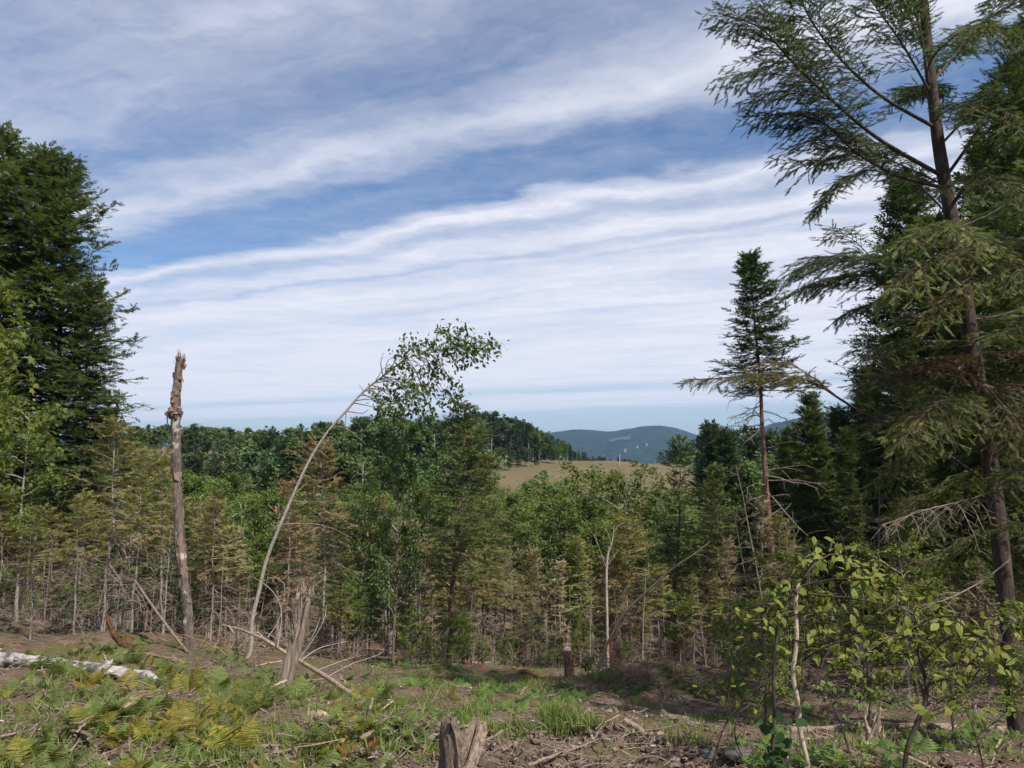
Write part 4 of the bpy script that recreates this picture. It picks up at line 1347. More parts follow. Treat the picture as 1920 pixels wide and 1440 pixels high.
# --- tall leaning spruce on the right
TS = conifer(300, 9.0, .105, 5.9, 1.25, 135, sp=.115, tw=.34, lop=.25, tpl=SPR_NEAR, mats_=('bark_red', 'needle'), dead=70, dead_len=1.0, top_e=.9, low_e=-.25, curve=.18, gaps=.28, tone=(0, .6), prof_p=1.05, thin=.9)
p = P(1461, 1200, 17.0)
zt = P(1405, 470, 17.0)[2]
zb = float(G(p[0], 17.0))
plant_tree('spruce_tree', TS, p[0], 17.0, (zt - zb) * 1.0, 'tall spruce with long bare reddish trunk leaning left against the sky', 'tree', None, 1.0, (.75, .88, .95), None, (0, -math.atan((p[0] - P(1405, 470, 17.0)[0]) / (zt - zb))), 1.18)

# --- forked bare birch, leaning bare sapling
D = 16.0
b0 = P(1140, 1242, D)
b0[2] = float(G(b0[0], D))
h = Hero('bare_birch', b0, 'thin pale bare birch forking into a V near its top', 'tree')
g = Geo()
rough_tube(g, np.array([b0 - [0, 0, .15], P(1138, 1150, D), P(1137, 1080, D), P(1140, 1040, D), P(1148, 1015, D), P(1152, 985, D)]), [.032, .028, .025, .02, .013, .006], 8, rng, .12, n=40)
h.part('trunk', g, MT['bark_grey'], True, tint=(1.25, 1.2, 1.15))
g = Geo()
for b in ([(1137, 1065), (1128, 1040), (1118, 1010), (1117, 985)], [(1139, 1060), (1150, 1045), (1160, 1030)], [(1146, 1020), (1140, 1000), (1132, 990)], [(1120, 1020), (1112, 1000)], [(1150, 1000), (1160, 985), (1172, 980)]):
    g = Geo()
    g.tubes(resample(pts(b, D), 10), np.linspace(.009, .004, 10), 5, 0, .5, False)
    h.part('branch', g, MT['bark_grey'], True)
D = 14.0
q = pts([(1122, 1262), (1135, 1215), (1148, 1190), (1165, 1158), (1190, 1130), (1225, 1098), (1262, 1065), (1300, 1040), (1332, 1015)], D)
q[0] = ground_at(1120, 1262)[0]
q[:, 1] = np.linspace(q[0][1], q[0][1] - .8, len(q))
q = np.array([P(a, b, dd) for (a, b), dd in zip([(1120, 1262), (1135, 1215), (1148, 1190), (1165, 1158), (1190, 1130), (1225, 1098), (1262, 1065), (1300, 1040), (1332, 1015)], q[:, 1])])
h = Hero('leaning_sapling', q[0], 'long thin bare sapling leaning far to the right over the clearing', 'tree')
g = Geo()
rough_tube(g, np.vstack([q[0] - [.02, 0, .25], q]), [.022, .021, .020, .019, .017, .016, .015, .013, .010, .005], 7, rng, .1, n=50)
h.part('stem', g, MT['palestem'], True, tint=(.8, .75, .72))
g = Geo()
for b in ([(1300, 1040), (1320, 1042), (1345, 1060)], [(1262, 1065), (1270, 1045)], [(1190, 1130), (1200, 1145)]):
    g = Geo()
    g.tubes(resample(np.array([P(a, c, q[-1][1]) for a, c in b]), 6), np.linspace(.008, .003, 6), 4, 0, .5, False)
    h.part('branch', g, MT['twig'], True)

# ------------------------------------------------------------------ the big hemlock on the right
def limb(H_, path, r0, rng, width=.55, dens=26, mat='hemlock', tint=(1, 1, 1), start=.18, droop=.25, dead=False, tone=(0, .85), name='limb', fine=1.0, upv=(0, 0, 1), sag=1.0):
    n = 24
    p = resample(path, n)
    ln = np.linalg.norm(np.diff(p, axis=0), axis=1).sum()
    g = Geo()
    rough_tube(g, path, [r0 * .66, r0 * .5, r0 * .32, r0 * .1], 7, rng, .12, n=n)
    o = H_.part(name, g, MT['bark_hemlock'] if not dead else MT['twig'], True)
    g = Geo()
    K = max(8, int(dens * 1.25 * ln))
    t = start + (1 - start) * (np.arange(K) + rng.uniform(0, .9, K)) / K
    pos, tan = along(p[None], t[None])
    pos, tan = pos[0], tan[0]
    side = np.where(np.arange(K) % 2 == 0, 1., -1.)[:, None]
    lat = nrm(np.cross(tan, np.array(upv, float))) * side
    d = nrm(tan * rng.uniform(.5, 1.0, (K, 1)) + lat * rng.uniform(.5, 1.0, (K, 1)) + np.array([0, 0, 1.]) * rng.normal(-.05, .18, (K, 1)))
    l2 = width * np.minimum(1, (1.12 - t) * 1.5) * np.minimum(1, .45 + t) * rng.uniform(.45, 1.15, K) + .06
    s = np.linspace(0, 1, 5)
    sub = pos[:, None] + d[:, None] * l2[:, None, None] * s[None, :, None]
    sub[..., 2] -= droop * l2[:, None] * s[None] ** 2
    sub += rng.standard_normal(sub.shape) * .02 * l2[:, None, None] * s[None, :, None]
    g.tubes(sub, (.0035 + .003 * l2)[:, None] * np.linspace(1, .35, 5)[None], 3, 0, .5, False)
    # second order twigs
    k2 = np.maximum(2, (l2 / .046).astype(int))
    idx = np.repeat(np.arange(K), k2)
    kk = np.concatenate([np.arange(a) for a in k2])
    tt = np.clip((kk + rng.uniform(.2, .9, len(kk))) / k2[idx], 0, .98)
    sp_, st = along(sub[idx], tt[:, None])
    sp_, st = sp_[:, 0], st[:, 0]
    sl = nrm(np.cross(st, np.array(upv, float) + .25 * rng.standard_normal((len(idx), 3)))) * np.where(kk % 2, 1., -1.)[:, None]
    d3 = nrm(st * rng.uniform(.55, 1., (len(idx), 1)) + sl * rng.uniform(.45, .95, (len(idx), 1)) + np.array([0, 0, -1.]) * (.25 * sag * rng.uniform(0, 1, (len(idx), 1))))
    l3 = (.035 + .17 * l2[idx] * (1.05 - tt)) * rng.uniform(.6, 1.3, len(idx)) + .03
    s3 = np.linspace(0, 1, 3)
    tw = sp_[:, None] + d3[:, None] * l3[:, None, None] * s3[None, :, None]
    g.tubes(tw, .0022 * np.linspace(1, .5, 3)[None], 3, 0, .5, False)
    if not dead:
        m = np.maximum(1, np.ceil(l3 / .06).astype(int))
        i2 = np.repeat(np.arange(len(l3)), m)
        q2 = np.concatenate([np.arange(a) for a in m])
        f2 = (q2 + .15) / m[i2]
        pp = sp_[i2] + d3[i2] * (l3[i2] * f2)[:, None]
        rn = np.clip(tone[0] + (tone[1] - tone[0]) * (rng.uniform(0, .55, K)[idx][i2] + rng.uniform(0, .45, len(i2))), 0, 1)
        rot = frames(d3[i2] + .1 * rng.standard_normal((len(i2), 3)), np.array(upv, float) + .6 * rng.standard_normal((len(i2), 3)))
        g.scatter(SPR_HEM[0], SPR_HEM[1], pp, rot, .080 * rng.uniform(.75, 1.25, len(i2)) * fine, rn, 1)
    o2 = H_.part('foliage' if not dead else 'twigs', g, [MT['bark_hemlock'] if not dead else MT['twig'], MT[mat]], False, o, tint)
    if dead:
        o2['kind'] = 'stuff'
    return o


D = 8.0
tp = pts([(1925, 1500), (1910, 1380), (1893, 1200), (1868, 950), (1836, 740), (1812, 580), (1788, 430), (1768, 320), (1750, 190), (1735, 40), (1722, -120), (1712, -300)], D)
tp[0][2] = float(G(tp[0][0], D)) - .3
h = Hero('hemlock_tree', [tp[0][0], D, tp[0][2] + .3], 'big hemlock on the right with dark trunk and long drooping limbs against the sky', 'tree')
g = Geo()
rough_tube(g, tp, [.095, .088, .084, .080, .080, .078, .068, .062, .055, .047, .038, .025], 14, rng, .12, n=110)
h.part('trunk', g, MT['bark_hemlock'], True, tint=(.8, .78, .78))
L_ = lambda l, dd=0.0: pts([(a[0], a[1], D + (a[2] if len(a) > 2 else 0) + dd) for a in l])
LIMBS = [
    # long limbs sweeping up to the left
    (L_([(1766, 330), (1650, 262, -.3), (1560, 188, -.6), (1480, 110, -.8), (1425, 52, -.9), (1345, 24, -1.0)]), .035, dict(width=.62, dens=24, start=.25)),
    (L_([(1768, 352), (1680, 328, -.1), (1605, 285, -.2), (1550, 235, -.4), (1490, 215, -.5), (1412, 218, -.6)]), .030, dict(width=.62, dens=24, start=.25)),
    (L_([(1680, 328, -.1), (1620, 320, -.2), (1570, 350, -.3), (1528, 392, -.3)]), .012, dict(width=.38, dens=24, start=.2)),
    (L_([(1605, 285, -.2), (1540, 300, -.3), (1460, 300, -.5)]), .012, dict(width=.32, dens=24, start=.1)),
    (L_([(1755, 240), (1655, 182, -.2), (1580, 115, -.4), (1522, 40, -.5), (1490, -30, -.5), (1460, -80, -.5)]), .030, dict(width=.62, dens=24, start=.25)),
    (L_([(1480, 110, -.8), (1420, 130, -.9), (1350, 145, -1.0)]), .010, dict(width=.30, dens=24, start=.05)),
    (L_([(1560, 188, -.6), (1480, 170, -.7), (1395, 188, -.8)]), .010, dict(width=.34, dens=24, start=.05)),
    (L_([(1560, 185, .2), (1500, 90, .3), (1440, 20, .3), (1400, -40, .3)]), .012, dict(width=.36, dens=22, start=.05)),
    (L_([(1748, 180), (1690, 80, -.2), (1640, 10, -.3), (1590, -70, -.4)]), .022, dict(width=.60, dens=22, start=.15)),
    (L_([(1746, 120), (1700, 20, .3), (1660, -80, .5)]), .022, dict(width=.55, dens=22, start=.1)),
    (L_([(1745, 186), (1732, 90, -.1), (1715, 20, -.1), (1690, -60, -.1)]), .030, dict(width=.42, dens=20, start=.4)),
    # limbs rising to the right
    (L_([(1775, 330), (1830, 250, -.2), (1880, 150, -.4), (1920, 40, -.5), (1960, -60, -.5)]), .028, dict(width=.65, dens=22, start=.25)),
    (L_([(1785, 385), (1850, 290, -.6), (1890, 210, -1.0), (1935, 100, -1.3)]), .030, dict(width=.65, dens=22, start=.3)),
    (L_([(1770, 265), (1830, 200, .3), (1900, 120, .6), (1980, 60, .8)]), .022, dict(width=.65, dens=22, start=.2)),
    (L_([(1752, 150), (1800, 90, .4), (1860, 20, .6), (1900, -60, .8)]), .020, dict(width=.62, dens=22, start=.15)),
    (L_([(1790, 430), (1860, 400, .2), (1940, 350, .4), (2020, 330, .5)]), .025, dict(width=.7, dens=22, start=.15)),
    (L_([(1795, 470), (1850, 470, -.4), (1920, 450, -.8), (2000, 450, -1)]), .022, dict(width=.6, dens=22, start=.15, tone=(.2, 1))),
    # middle limbs towards the left, wispy
    (L_([(1812, 545), (1740, 520, -.2), (1640, 490, -.5), (1560, 480, -.7), (1490, 508, -.8)]), .028, dict(width=.55, dens=24, start=.25, tint=(.95, 1, 1.05))),
    (L_([(1815, 570), (1740, 560, 0), (1640, 520, 0), (1560, 520, -.1), (1490, 545, -.2)]), .026, dict(width=.55, dens=24, start=.25)),
    (L_([(1640, 490, -.5), (1600, 450, -.6), (1560, 430, -.6)]), .010, dict(width=.32, dens=24, start=.1)),
    (L_([(1818, 600), (1740, 600, .2), (1650, 570, .2), (1575, 592, .2)]), .022, dict(width=.5, dens=24, start=.2)),
    # tangled limb in front, the sunlight on it put into raised tints
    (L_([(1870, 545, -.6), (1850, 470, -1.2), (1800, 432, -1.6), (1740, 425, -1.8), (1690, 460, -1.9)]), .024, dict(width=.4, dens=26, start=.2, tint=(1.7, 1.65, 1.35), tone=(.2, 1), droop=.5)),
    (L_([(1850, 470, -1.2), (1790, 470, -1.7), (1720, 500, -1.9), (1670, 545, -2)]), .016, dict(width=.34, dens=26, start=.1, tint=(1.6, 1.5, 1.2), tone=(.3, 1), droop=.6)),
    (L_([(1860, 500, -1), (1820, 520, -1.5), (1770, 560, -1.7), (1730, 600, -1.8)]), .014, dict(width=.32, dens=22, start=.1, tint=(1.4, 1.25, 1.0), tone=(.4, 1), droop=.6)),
    # shaded inner limbs
    (L_([(1825, 640), (1760, 640, .4), (1680, 640, .6), (1600, 660, .8)]), .022, dict(width=.6, dens=20, start=.15)),
    (L_([(1830, 680), (1760, 700, -.3), (1690, 700, -.5), (1620, 720, -.6)]), .020, dict(width=.55, dens=20, start=.15, tone=(.2, 1))),
    (L_([(1840, 760), (1770, 760, .4), (1690, 780, .7), (1600, 800, 1)]), .020, dict(width=.55, dens=18, start=.2, tint=(1.1, .95, .8))),
    (L_([(1830, 660), (1880, 660, -.3), (1950, 650, -.5)]), .018, dict(width=.5, dens=24, start=.1, mat='brown', tint=(.55, .47, .42))),
    (L_([(1838, 720), (1890, 720, -.3), (1960, 730, -.5)]), .018, dict(width=.5, dens=24, start=.1, mat='brown', tint=(.55, .46, .4))),
    (L_([(1832, 690, 0), (1780, 670, -.6), (1730, 690, -1)]), .015, dict(width=.42, dens=26, start=.1, mat='brown', tint=(.55, .47, .4))),
    (L_([(1815, 600), (1880, 590, .2), (1960, 560, .4)]), .022, dict(width=.65, dens=22, start=.1)),
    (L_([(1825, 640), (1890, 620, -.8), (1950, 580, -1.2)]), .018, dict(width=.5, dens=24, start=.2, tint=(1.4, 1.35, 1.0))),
    # the long arching limb in front of the tall spruce, yellow at its tip
    (L_([(1864, 915), (1755, 838, -.3), (1630, 780, -.6), (1575, 748, -.8), (1520, 715, -.9), (1440, 702, -1), (1360, 708, -1.1), (1292, 712, -1.1)]), .026, dict(width=.28, dens=15, start=.5, mat='dry', tint=(.85, .9, .75), fine=.8)),
    (L_([(1575, 748, -.8), (1520, 705, -.7), (1470, 680, -.7), (1400, 685, -.7)]), .010, dict(width=.2, dens=16, start=.1, mat='dry', tint=(.85, .85, .75), fine=.8)),
    (L_([(1700, 815, -.4), (1690, 760, -.4), (1660, 700, -.5), (1640, 650, -.6)]), .010, dict(width=.3, dens=20, start=.3, dead=True)),
    # more sprays hanging before the trunk and along the right edge
    (L_([(1800, 500), (1840, 480, -.9), (1890, 490, -1.5), (1940, 540, -1.9)]), .016, dict(width=.5, dens=24, start=.1, tint=(1.3, 1.3, 1.0), tone=(.1, 1), droop=.45)),
    (L_([(1775, 350), (1830, 330, -.8), (1890, 340, -1.4), (1950, 390, -1.8)]), .016, dict(width=.5, dens=24, start=.1, tint=(1.2, 1.25, 1.0), tone=(.1, 1), droop=.45)),
    (L_([(1755, 220), (1810, 190, -.6), (1870, 200, -1.2), (1940, 250, -1.6)]), .016, dict(width=.5, dens=24, start=.1, tint=(1.2, 1.25, 1.0), tone=(.1, 1), droop=.45)),
    (L_([(1745, 110), (1800, 60, -.5), (1860, 50, -1.0), (1930, 90, -1.4)]), .016, dict(width=.5, dens=24, start=.1, tint=(1.2, 1.2, 1.0), tone=(.1, 1), droop=.45)),
    (L_([(1835, 750), (1790, 740, -.7), (1740, 770, -1.2), (1690, 830, -1.5)]), .016, dict(width=.5, dens=24, start=.1, tint=(1.2, 1.1, .85), tone=(.1, 1), droop=.45)),
    (L_([(1850, 830), (1900, 800, -.5), (1960, 820, -.9)]), .016, dict(width=.5, dens=24, start=.1, tint=(1.1, 1.0, .8), tone=(.1, 1), droop=.45)),
    (L_([(1860, 900), (1900, 880, -.6), (1950, 900, -1.0)]), .016, dict(width=.5, dens=24, start=.1, tint=(1.1, 1.05, .8), tone=(.1, 1), droop=.45)),
    (L_([(1842, 780), (1780, 800, .5), (1700, 850, .9), (1640, 900, 1.1)]), .016, dict(width=.5, dens=24, start=.1, tint=(1.2, 1.1, .8), tone=(.1, 1), droop=.45)),
    (L_([(1855, 860), (1800, 900, .6), (1740, 940, 1.0), (1690, 1000, 1.2)]), .016, dict(width=.5, dens=24, start=.1, tint=(1.2, 1.15, .8), tone=(.1, 1), droop=.45)),
    (L_([(1875, 1000), (1910, 980, -.4), (1960, 1010, -.7)]), .016, dict(width=.5, dens=24, start=.1, tint=(1.2, 1.2, .85), tone=(.1, 1), droop=.45)),
    (L_([(1830, 700), (1880, 760, -.9), (1930, 820, -1.2)]), .016, dict(width=.5, dens=24, start=.1, tint=(1.1, .9, .7), tone=(.1, 1), droop=.45)),
    (L_([(1870, 960), (1820, 1020, .5), (1770, 1060, .9)]), .016, dict(width=.5, dens=24, start=.1, tint=(1.3, 1.3, .9), tone=(.1, 1), droop=.45)),
    # dead hanging limbs
    (L_([(1885, 912, -.2), (1820, 935, -.7), (1740, 955, -1.2), (1650, 985, -1.6)]), .009, dict(width=.36, dens=7, start=.15, dead=True, droop=.7)),
    (L_([(1893, 1050, -.1), (1840, 1090, -.5), (1770, 1125, -.9), (1690, 1142, -1.2)]), .013, dict(width=.25, dens=6, start=.3, dead=True)),
    (L_([(1880, 1000), (1840, 1000, .5), (1760, 1040, .9), (1690, 1060, 1.2)]), .012, dict(width=.35, dens=10, start=.1, dead=True)),
    (L_([(1900, 1190), (1850, 1200, .4), (1790, 1230, .7), (1740, 1260, 1)]), .012, dict(width=.35, dens=12, start=.1, dead=True)),
    (L_([(1905, 1290), (1850, 1310, .3), (1780, 1330, .5), (1720, 1360, .6)]), .010, dict(width=.3, dens=12, start=.1, dead=True)),
]
for a, r0, kw in LIMBS:
    limb(h, a, r0, rng, **kw)
for i in range(10):                      # limbs above the frame and behind the trunk
    k = rng.uniform(.55, 1)
    t0 = along(resample(tp, 60)[None], np.array([[k]]))[0][0, 0]
    an = rng.uniform(-.6, 3.7)
    Ln = 2.2 * (1.15 - k) + .5
    dv = np.array([math.cos(an), math.sin(an) * .9, rng.uniform(.3, .8)])
    limb(h, np.array([t0, t0 + dv * Ln * .5, t0 + dv * np.array([1, 1, .85]) * Ln]), .018, rng, width=.5, dens=16, start=.15)

# ------------------------------------------------------------------ beech saplings in the right foreground
def beech_leaf_mesh(seed):
    r = np.random.default_rng(seed)
    prof = [(0, 0), (.16, .14), (.34, .23), (.50, .26), (.68, .20), (.86, .09), (1.0, 0)]
    curl = r.uniform(-.5, .15)
    V, F2 = [], []
    for y, w in prof:
        z = curl * y * y
        V += [[-w, y - .05 * w, z + .22 * w + r.normal(0, .012)], [0, y, z], [w, y - .05 * w, z + .22 * w + r.normal(0, .012)]]
    for i in range(len(prof) - 1):
        a = i * 3
        F2 += [[a, a + 1, a + 4, a + 3], [a + 1, a + 2, a + 5, a + 4]]
    g = Geo()
    A = np.array([.15 + .55 * (abs(i % 3 - 1)) * (.4 + .6 * r.uniform()) + .2 * r.uniform() for i in range(len(V))])
    g.add(np.array(V), F2, A * r.uniform(.6, 1.0))
    return g.mesh('leaf', MT['beech'], True)


LEAFS = [beech_leaf_mesh(400 + i) for i in range(9)]


def leaf_cluster(H_, centre, stem_from, n, rng, size=(.065, .10), spread=.11, tint=(1, 1, 1), gb=None, meshes=LEAFS, name='leaf'):
    if gb is not None:
        mid = (centre + stem_from) / 2 + rng.normal(0, .03, 3) + np.array([0, 0, .03])
        gb.tubes(resample(np.array([stem_from, mid, centre]), 7), np.linspace(.005, .0018, 7), 4, 0, .5, False)
        tw = nrm(centre - stem_from)
    else:
        tw = np.array([0, 0, 1.])
    for i in range(n):
        p = centre - tw * rng.uniform(0, .16) + rng.standard_normal(3) * spread * np.array([.45, .6, .3])
        fw = tw * .7 + rng.standard_normal(3) * .75 + np.array([0, 0, -.55])
        up = np.array([0, -.35, .9]) + rng.standard_normal(3) * .45
        m = frames(fw[None], up[None])[0]
        o = new(name, meshes[int(rng.integers(len(meshes)))], H_.e)
        s = rng.uniform(*size)
        M4 = np.eye(4)
        M4[:3, :3] = m * s
        M4[:3, 3] = p - H_.base
        o.matrix_local = Matrix(M4.tolist())
        k = rng.uniform(.8, 1.2)
        o.color = (tint[0] * k * rng.uniform(.9, 1.15), tint[1] * k, tint[2] * k, 1)


def near_stem(st, c):
    return st[int(np.argmin(np.linalg.norm(st - c, axis=1) + np.where(st[:, 2] > c[2] + .05, .25, 0)))]


rng = np.random.default_rng(33)
# pale-stemmed sapling
D = 4.9
sp = pts([(1518, 1475), (1513, 1425), (1500, 1370), (1497, 1320), (1487, 1265), (1494, 1200), (1492, 1135), (1497, 1092), (1535, 1070), (1590, 1045)], D)
sp[0][2] = min(sp[0][2], float(G(sp[0][0], D)) - .1)
hA = Hero('beech_sapling', [sp[0][0], D, float(G(sp[0][0], D))], 'young beech with a wavy pale bare stem and yellow-green leaves', 'sapling')
g = Geo()
rough_tube(g, sp[:8], [.0150, .0145, .0145, .0145, .0140, .0135, .0125, .0095], 9, rng, .15, n=60)
hA.part('stem', g, MT['palestem'], True)
gb = Geo()
brs = [[(1497, 1092), (1535, 1070), (1590, 1048), (1640, 1072), (1680, 1090)], [(1497, 1100), (1550, 1080), (1600, 1075)], [(1494, 1115), (1470, 1100), (1440, 1140), (1360, 1140)], [(1494, 1112), (1560, 1113), (1640, 1122), (1700, 1150)],
       [(1488, 1250), (1530, 1205), (1570, 1180)], [(1490, 1200), (1540, 1205), (1600, 1250), (1660, 1300)], [(1497, 1325), (1545, 1295)], [(1497, 1325), (1470, 1345)], [(1497, 1092), (1510, 1050), (1530, 1010)]]
stm = [resample(sp, 60)[8:]]
for b in brs:
    q = resample(pts(b, D) + np.array([[0, .12 * i * (1 if (b[1][0] % 2) else -1), 0] for i in range(len(b))]), 14)
    gb.tubes(q, np.linspace(.0075, .003, 14), 5, 0, .5, False)
    stm.append(q)
stm = np.concatenate(stm)
CA = [(1520, 1012), (1548, 1040), (1580, 1012), (1562, 1062), (1602, 1048), (1622, 1078), (1650, 1066), (1480, 1078), (1455, 1100), (1342, 1136), (1378, 1150), (1395, 1188), (1440, 1140), (1408, 1140), (1545, 1152), (1583, 1176), (1620, 1150), (1510, 1130), (1560, 1110),
      (1660, 1112), (1690, 1105), (1640, 1130), (1535, 1095), (1470, 1120), (1505, 1065), (1670, 1085), (1600, 1115), (1585, 1090), (1640, 1095), (1530, 1040), (1570, 1140), (1610, 1190), (1640, 1210), (1450, 1120), (1480, 1170), (1520, 1180), (1500, 1230), (1550, 1030), (1700, 1130), (1630, 1050)]
for px, py in CA:
    c = P(px, py, D + rng.normal(0, .25))
    leaf_cluster(hA, c, near_stem(stm, c), int(rng.integers(5, 9)), rng, (.042, .072), .11, (1.1, 1.05, .9) if px > 1400 else (1.35, 1.1, 1), gb)
hA.part('branches', gb, MT['darktwig'], True)

# dark-stemmed sapling
D = 4.7
sp = pts([(1690, 1480), (1697, 1430), (1705, 1390), (1722, 1350), (1734, 1322), (1737, 1285), (1729, 1250), (1722, 1225), (1710, 1180), (1690, 1140)], D)
sp[0][2] = min(sp[0][2], float(G(sp[0][0], D)) - .1)
hB = Hero('beech_sapling', [sp[0][0], D, float(G(sp[0][0], D))], 'young beech with a dark crooked stem and mottled leaves, right of the pale-stemmed one', 'sapling')
g = Geo()
rough_tube(g, sp, [.0145, .0135, .013, .013, .013, .012, .011, .010, .007, .004], 8, rng, .15, n=60)
hB.part('stem', g, MT['darktwig'], True)
gb = Geo()
brs = [[(1722, 1228), (1700, 1195), (1650, 1175), (1580, 1200), (1545, 1215)], [(1728, 1245), (1760, 1190), (1810, 1180), (1870, 1200)], [(1735, 1310), (1733, 1270), (1727, 1235)], [(1737, 1285), (1760, 1265), (1785, 1280)], [(1735, 1320), (1770, 1320), (1850, 1310)],
       [(1710, 1180), (1740, 1150), (1790, 1145), (1860, 1150)], [(1734, 1322), (1750, 1340), (1765, 1360)], [(1690, 1140), (1660, 1130), (1620, 1140)]]
stm = [resample(sp, 60)[20:]]
for b in brs:
    q = resample(pts(b, D) + np.array([[0, .1 * i * (1 if (b[1][0] % 20) else -1), 0] for i in range(len(b))]), 14)
    gb.tubes(q, np.linspace(.007, .003, 14), 5, 0, .5, False)
    stm.append(q)
stm = np.concatenate(stm)
CB = [(1600, 1212), (1570, 1222), (1650, 1190), (1700, 1162), (1680, 1208), (1640, 1225), (1722, 1180), (1770, 1152), (1800, 1180), (1830, 1200), (1782, 1232), (1762, 1270), (1790, 1288), (1752, 1330), (1770, 1350), (1830, 1222), (1880, 1200), (1900, 1158),
      (1560, 1205), (1660, 1150), (1740, 1165), (1850, 1180), (1860, 1320), (1820, 1325), (1745, 1290), (1700, 1190), (1620, 1180), (1815, 1230), (1905, 1230), (1800, 1265), (1730, 1130), (1690, 1175), (1760, 1200), (1840, 1160), (1870, 1170), (1590, 1240), (1545, 1235), (1660, 1235), (1910, 1190)]
for px, py in CB:
    c = P(px, py, D + rng.normal(0, .25))
    leaf_cluster(hB, c, near_stem(stm, c), int(rng.integers(5, 9)), rng, (.045, .078), .12, (1.08, 1.04, .9), gb)
hB.part('branches', gb, MT['darktwig'], True)

# climbing dark vine on a thin stem, smaller shrubs
def dark_leaf(seed):
    r = np.random.default_rng(seed)
    g = Geo()
    V = [[0, 0, 0]]
    for a, rr in ((-2.2, .35), (-1.5, .5), (-.9, .52), (-.4, .75), (0, 1.0), (.4, .75), (.9, .52), (1.5, .5), (2.2, .35)):
        V.append([rr * math.sin(a), .3 + rr * math.cos(a) * .75, -.1 * rr + r.normal(0, .03)])
    g.add(np.array(V), [[0, i + 1, i] for i in range(1, 9)], r.uniform(0, 1))
    return g.mesh('leaf', MT['ivy'], True)


DLV = [dark_leaf(430 + i) for i in range(4)]
D = 4.6
sp = pts([(1446, 1500), (1448, 1430), (1452, 1340), (1450, 1270), (1455, 1200), (1460, 1150)], D)
sp[0][2] = min(sp[0][2], float(G(sp[0][0], D)) - .1)
hC = Hero('climbing_vine', [sp[0][0], D, float(G(sp[0][0], D))], 'dark green vine leaves climbing a thin stem left of the pale beech stem', 'plant')
g = Geo()
rough_tube(g, sp, [.012, .011, .010, .009, .008, .005], 7, rng, .15, n=40)
hC.part('stem', g, MT['darktwig'], True)
for i in range(46):
    t = rng.uniform(0, 1)
    c = P(1450 + rng.normal(0, 13), 1335 + 115 * t, D + rng.normal(0, .06))
    leaf_cluster(hC, c, c, 1, rng, (.045, .075), .02, (.6, .62, .55), None, DLV)


def twig_shrub(lines, clusters, D, label, mat='darktwig', tint=(1, 1, 1), size=(.04, .06), per=(3, 6), r0=.007):
    q0 = pts(lines[0], D)
    q0[0][2] = min(q0[0][2], float(G(q0[0][0], D)) - .05)
    H_ = Hero('leafy_shrub', [q0[0][0], D, float(G(q0[0][0], D))], label, 'shrub')
    gb = Geo()
    allp = []
    for i, l in enumerate(lines):
        q = resample(q0 if i == 0 else pts(l, D + rng.normal(0, .1)), 16)
        gb.tubes(q, np.linspace(r0, r0 * .4, 16), 5, 0, .5, False)
        allp.append(q)
    allp = np.concatenate(allp)
    for px, py in clusters:
        c = P(px, py, D + rng.normal(0, .12))
        leaf_cluster(H_, c, near_stem(allp, c), int(rng.integers(*per)), rng, size, .07, tint, gb)
    H_.part('branches', gb, MT[mat], True)


twig_shrub([[(1330, 1470), (1345, 1400), (1375, 1335), (1430, 1285), (1475, 1245)], [(1400, 1310), (1440, 1270), (1480, 1210)], [(1385, 1330), (1378, 1380), (1392, 1420)], [(1375, 1335), (1365, 1300), (1372, 1245)]],
           [(1330, 1300), (1345, 1270), (1420, 1260), (1380, 1350), (1440, 1230), (1300, 1295), (1350, 1240), (1400, 1370), (1360, 1310), (1420, 1330), (1460, 1180), (1440, 1160)], 5.2, 'low shrub with thin dark arching twigs and small yellow leaves left of the vine', tint=(1.4, 1.35, 1.0))
twig_shrub([[(1600, 1480), (1590, 1400), (1560, 1320), (1520, 1260)], [(1575, 1350), (1620, 1310), (1650, 1290)], [(1560, 1320), (1600, 1280), (1640, 1240)]],
           [(1530, 1270), (1560, 1290), (1600, 1300), (1640, 1300), (1620, 1325), (1655, 1330), (1580, 1340), (1600, 1265), (1540, 1330), (1630, 1265), (1570, 1380), (1560, 1245), (1610, 1360)], 5.6, 'leafy shrub with small green leaves between the two beech stems', tint=(.85, 1.0, .9))
twig_shrub([[(1850, 1490), (1840, 1420), (1815, 1340), (1790, 1300)], [(1830, 1380), (1870, 1350), (1900, 1320)]],
           [(1800, 1310), (1860, 1350), (1895, 1325), (1840, 1390), (1880, 1400), (1905, 1380), (1820, 1350)], 5.4, 'sparse shrub near the foot of the big hemlock', tint=(.9, 1.0, .85))
twig_shrub([[(1205, 1420), (1210, 1390), (1215, 1365)], [(1210, 1390), (1235, 1370)]], [(1215, 1362), (1235, 1368), (1245, 1378), (1205, 1375)], 6.3, 'small green seedling beside the fallen stick', tint=(.9, 1.15, 1))
twig_shrub([[(1103, 1262), (1104, 1248), (1106, 1235)]], [(1098, 1245), (1108, 1240), (1112, 1252), (1100, 1255), (1105, 1232)], 13.5, 'small dark green bush beside the cut post', tint=(.55, .85, .7), size=(.09, .13), per=(7, 12))

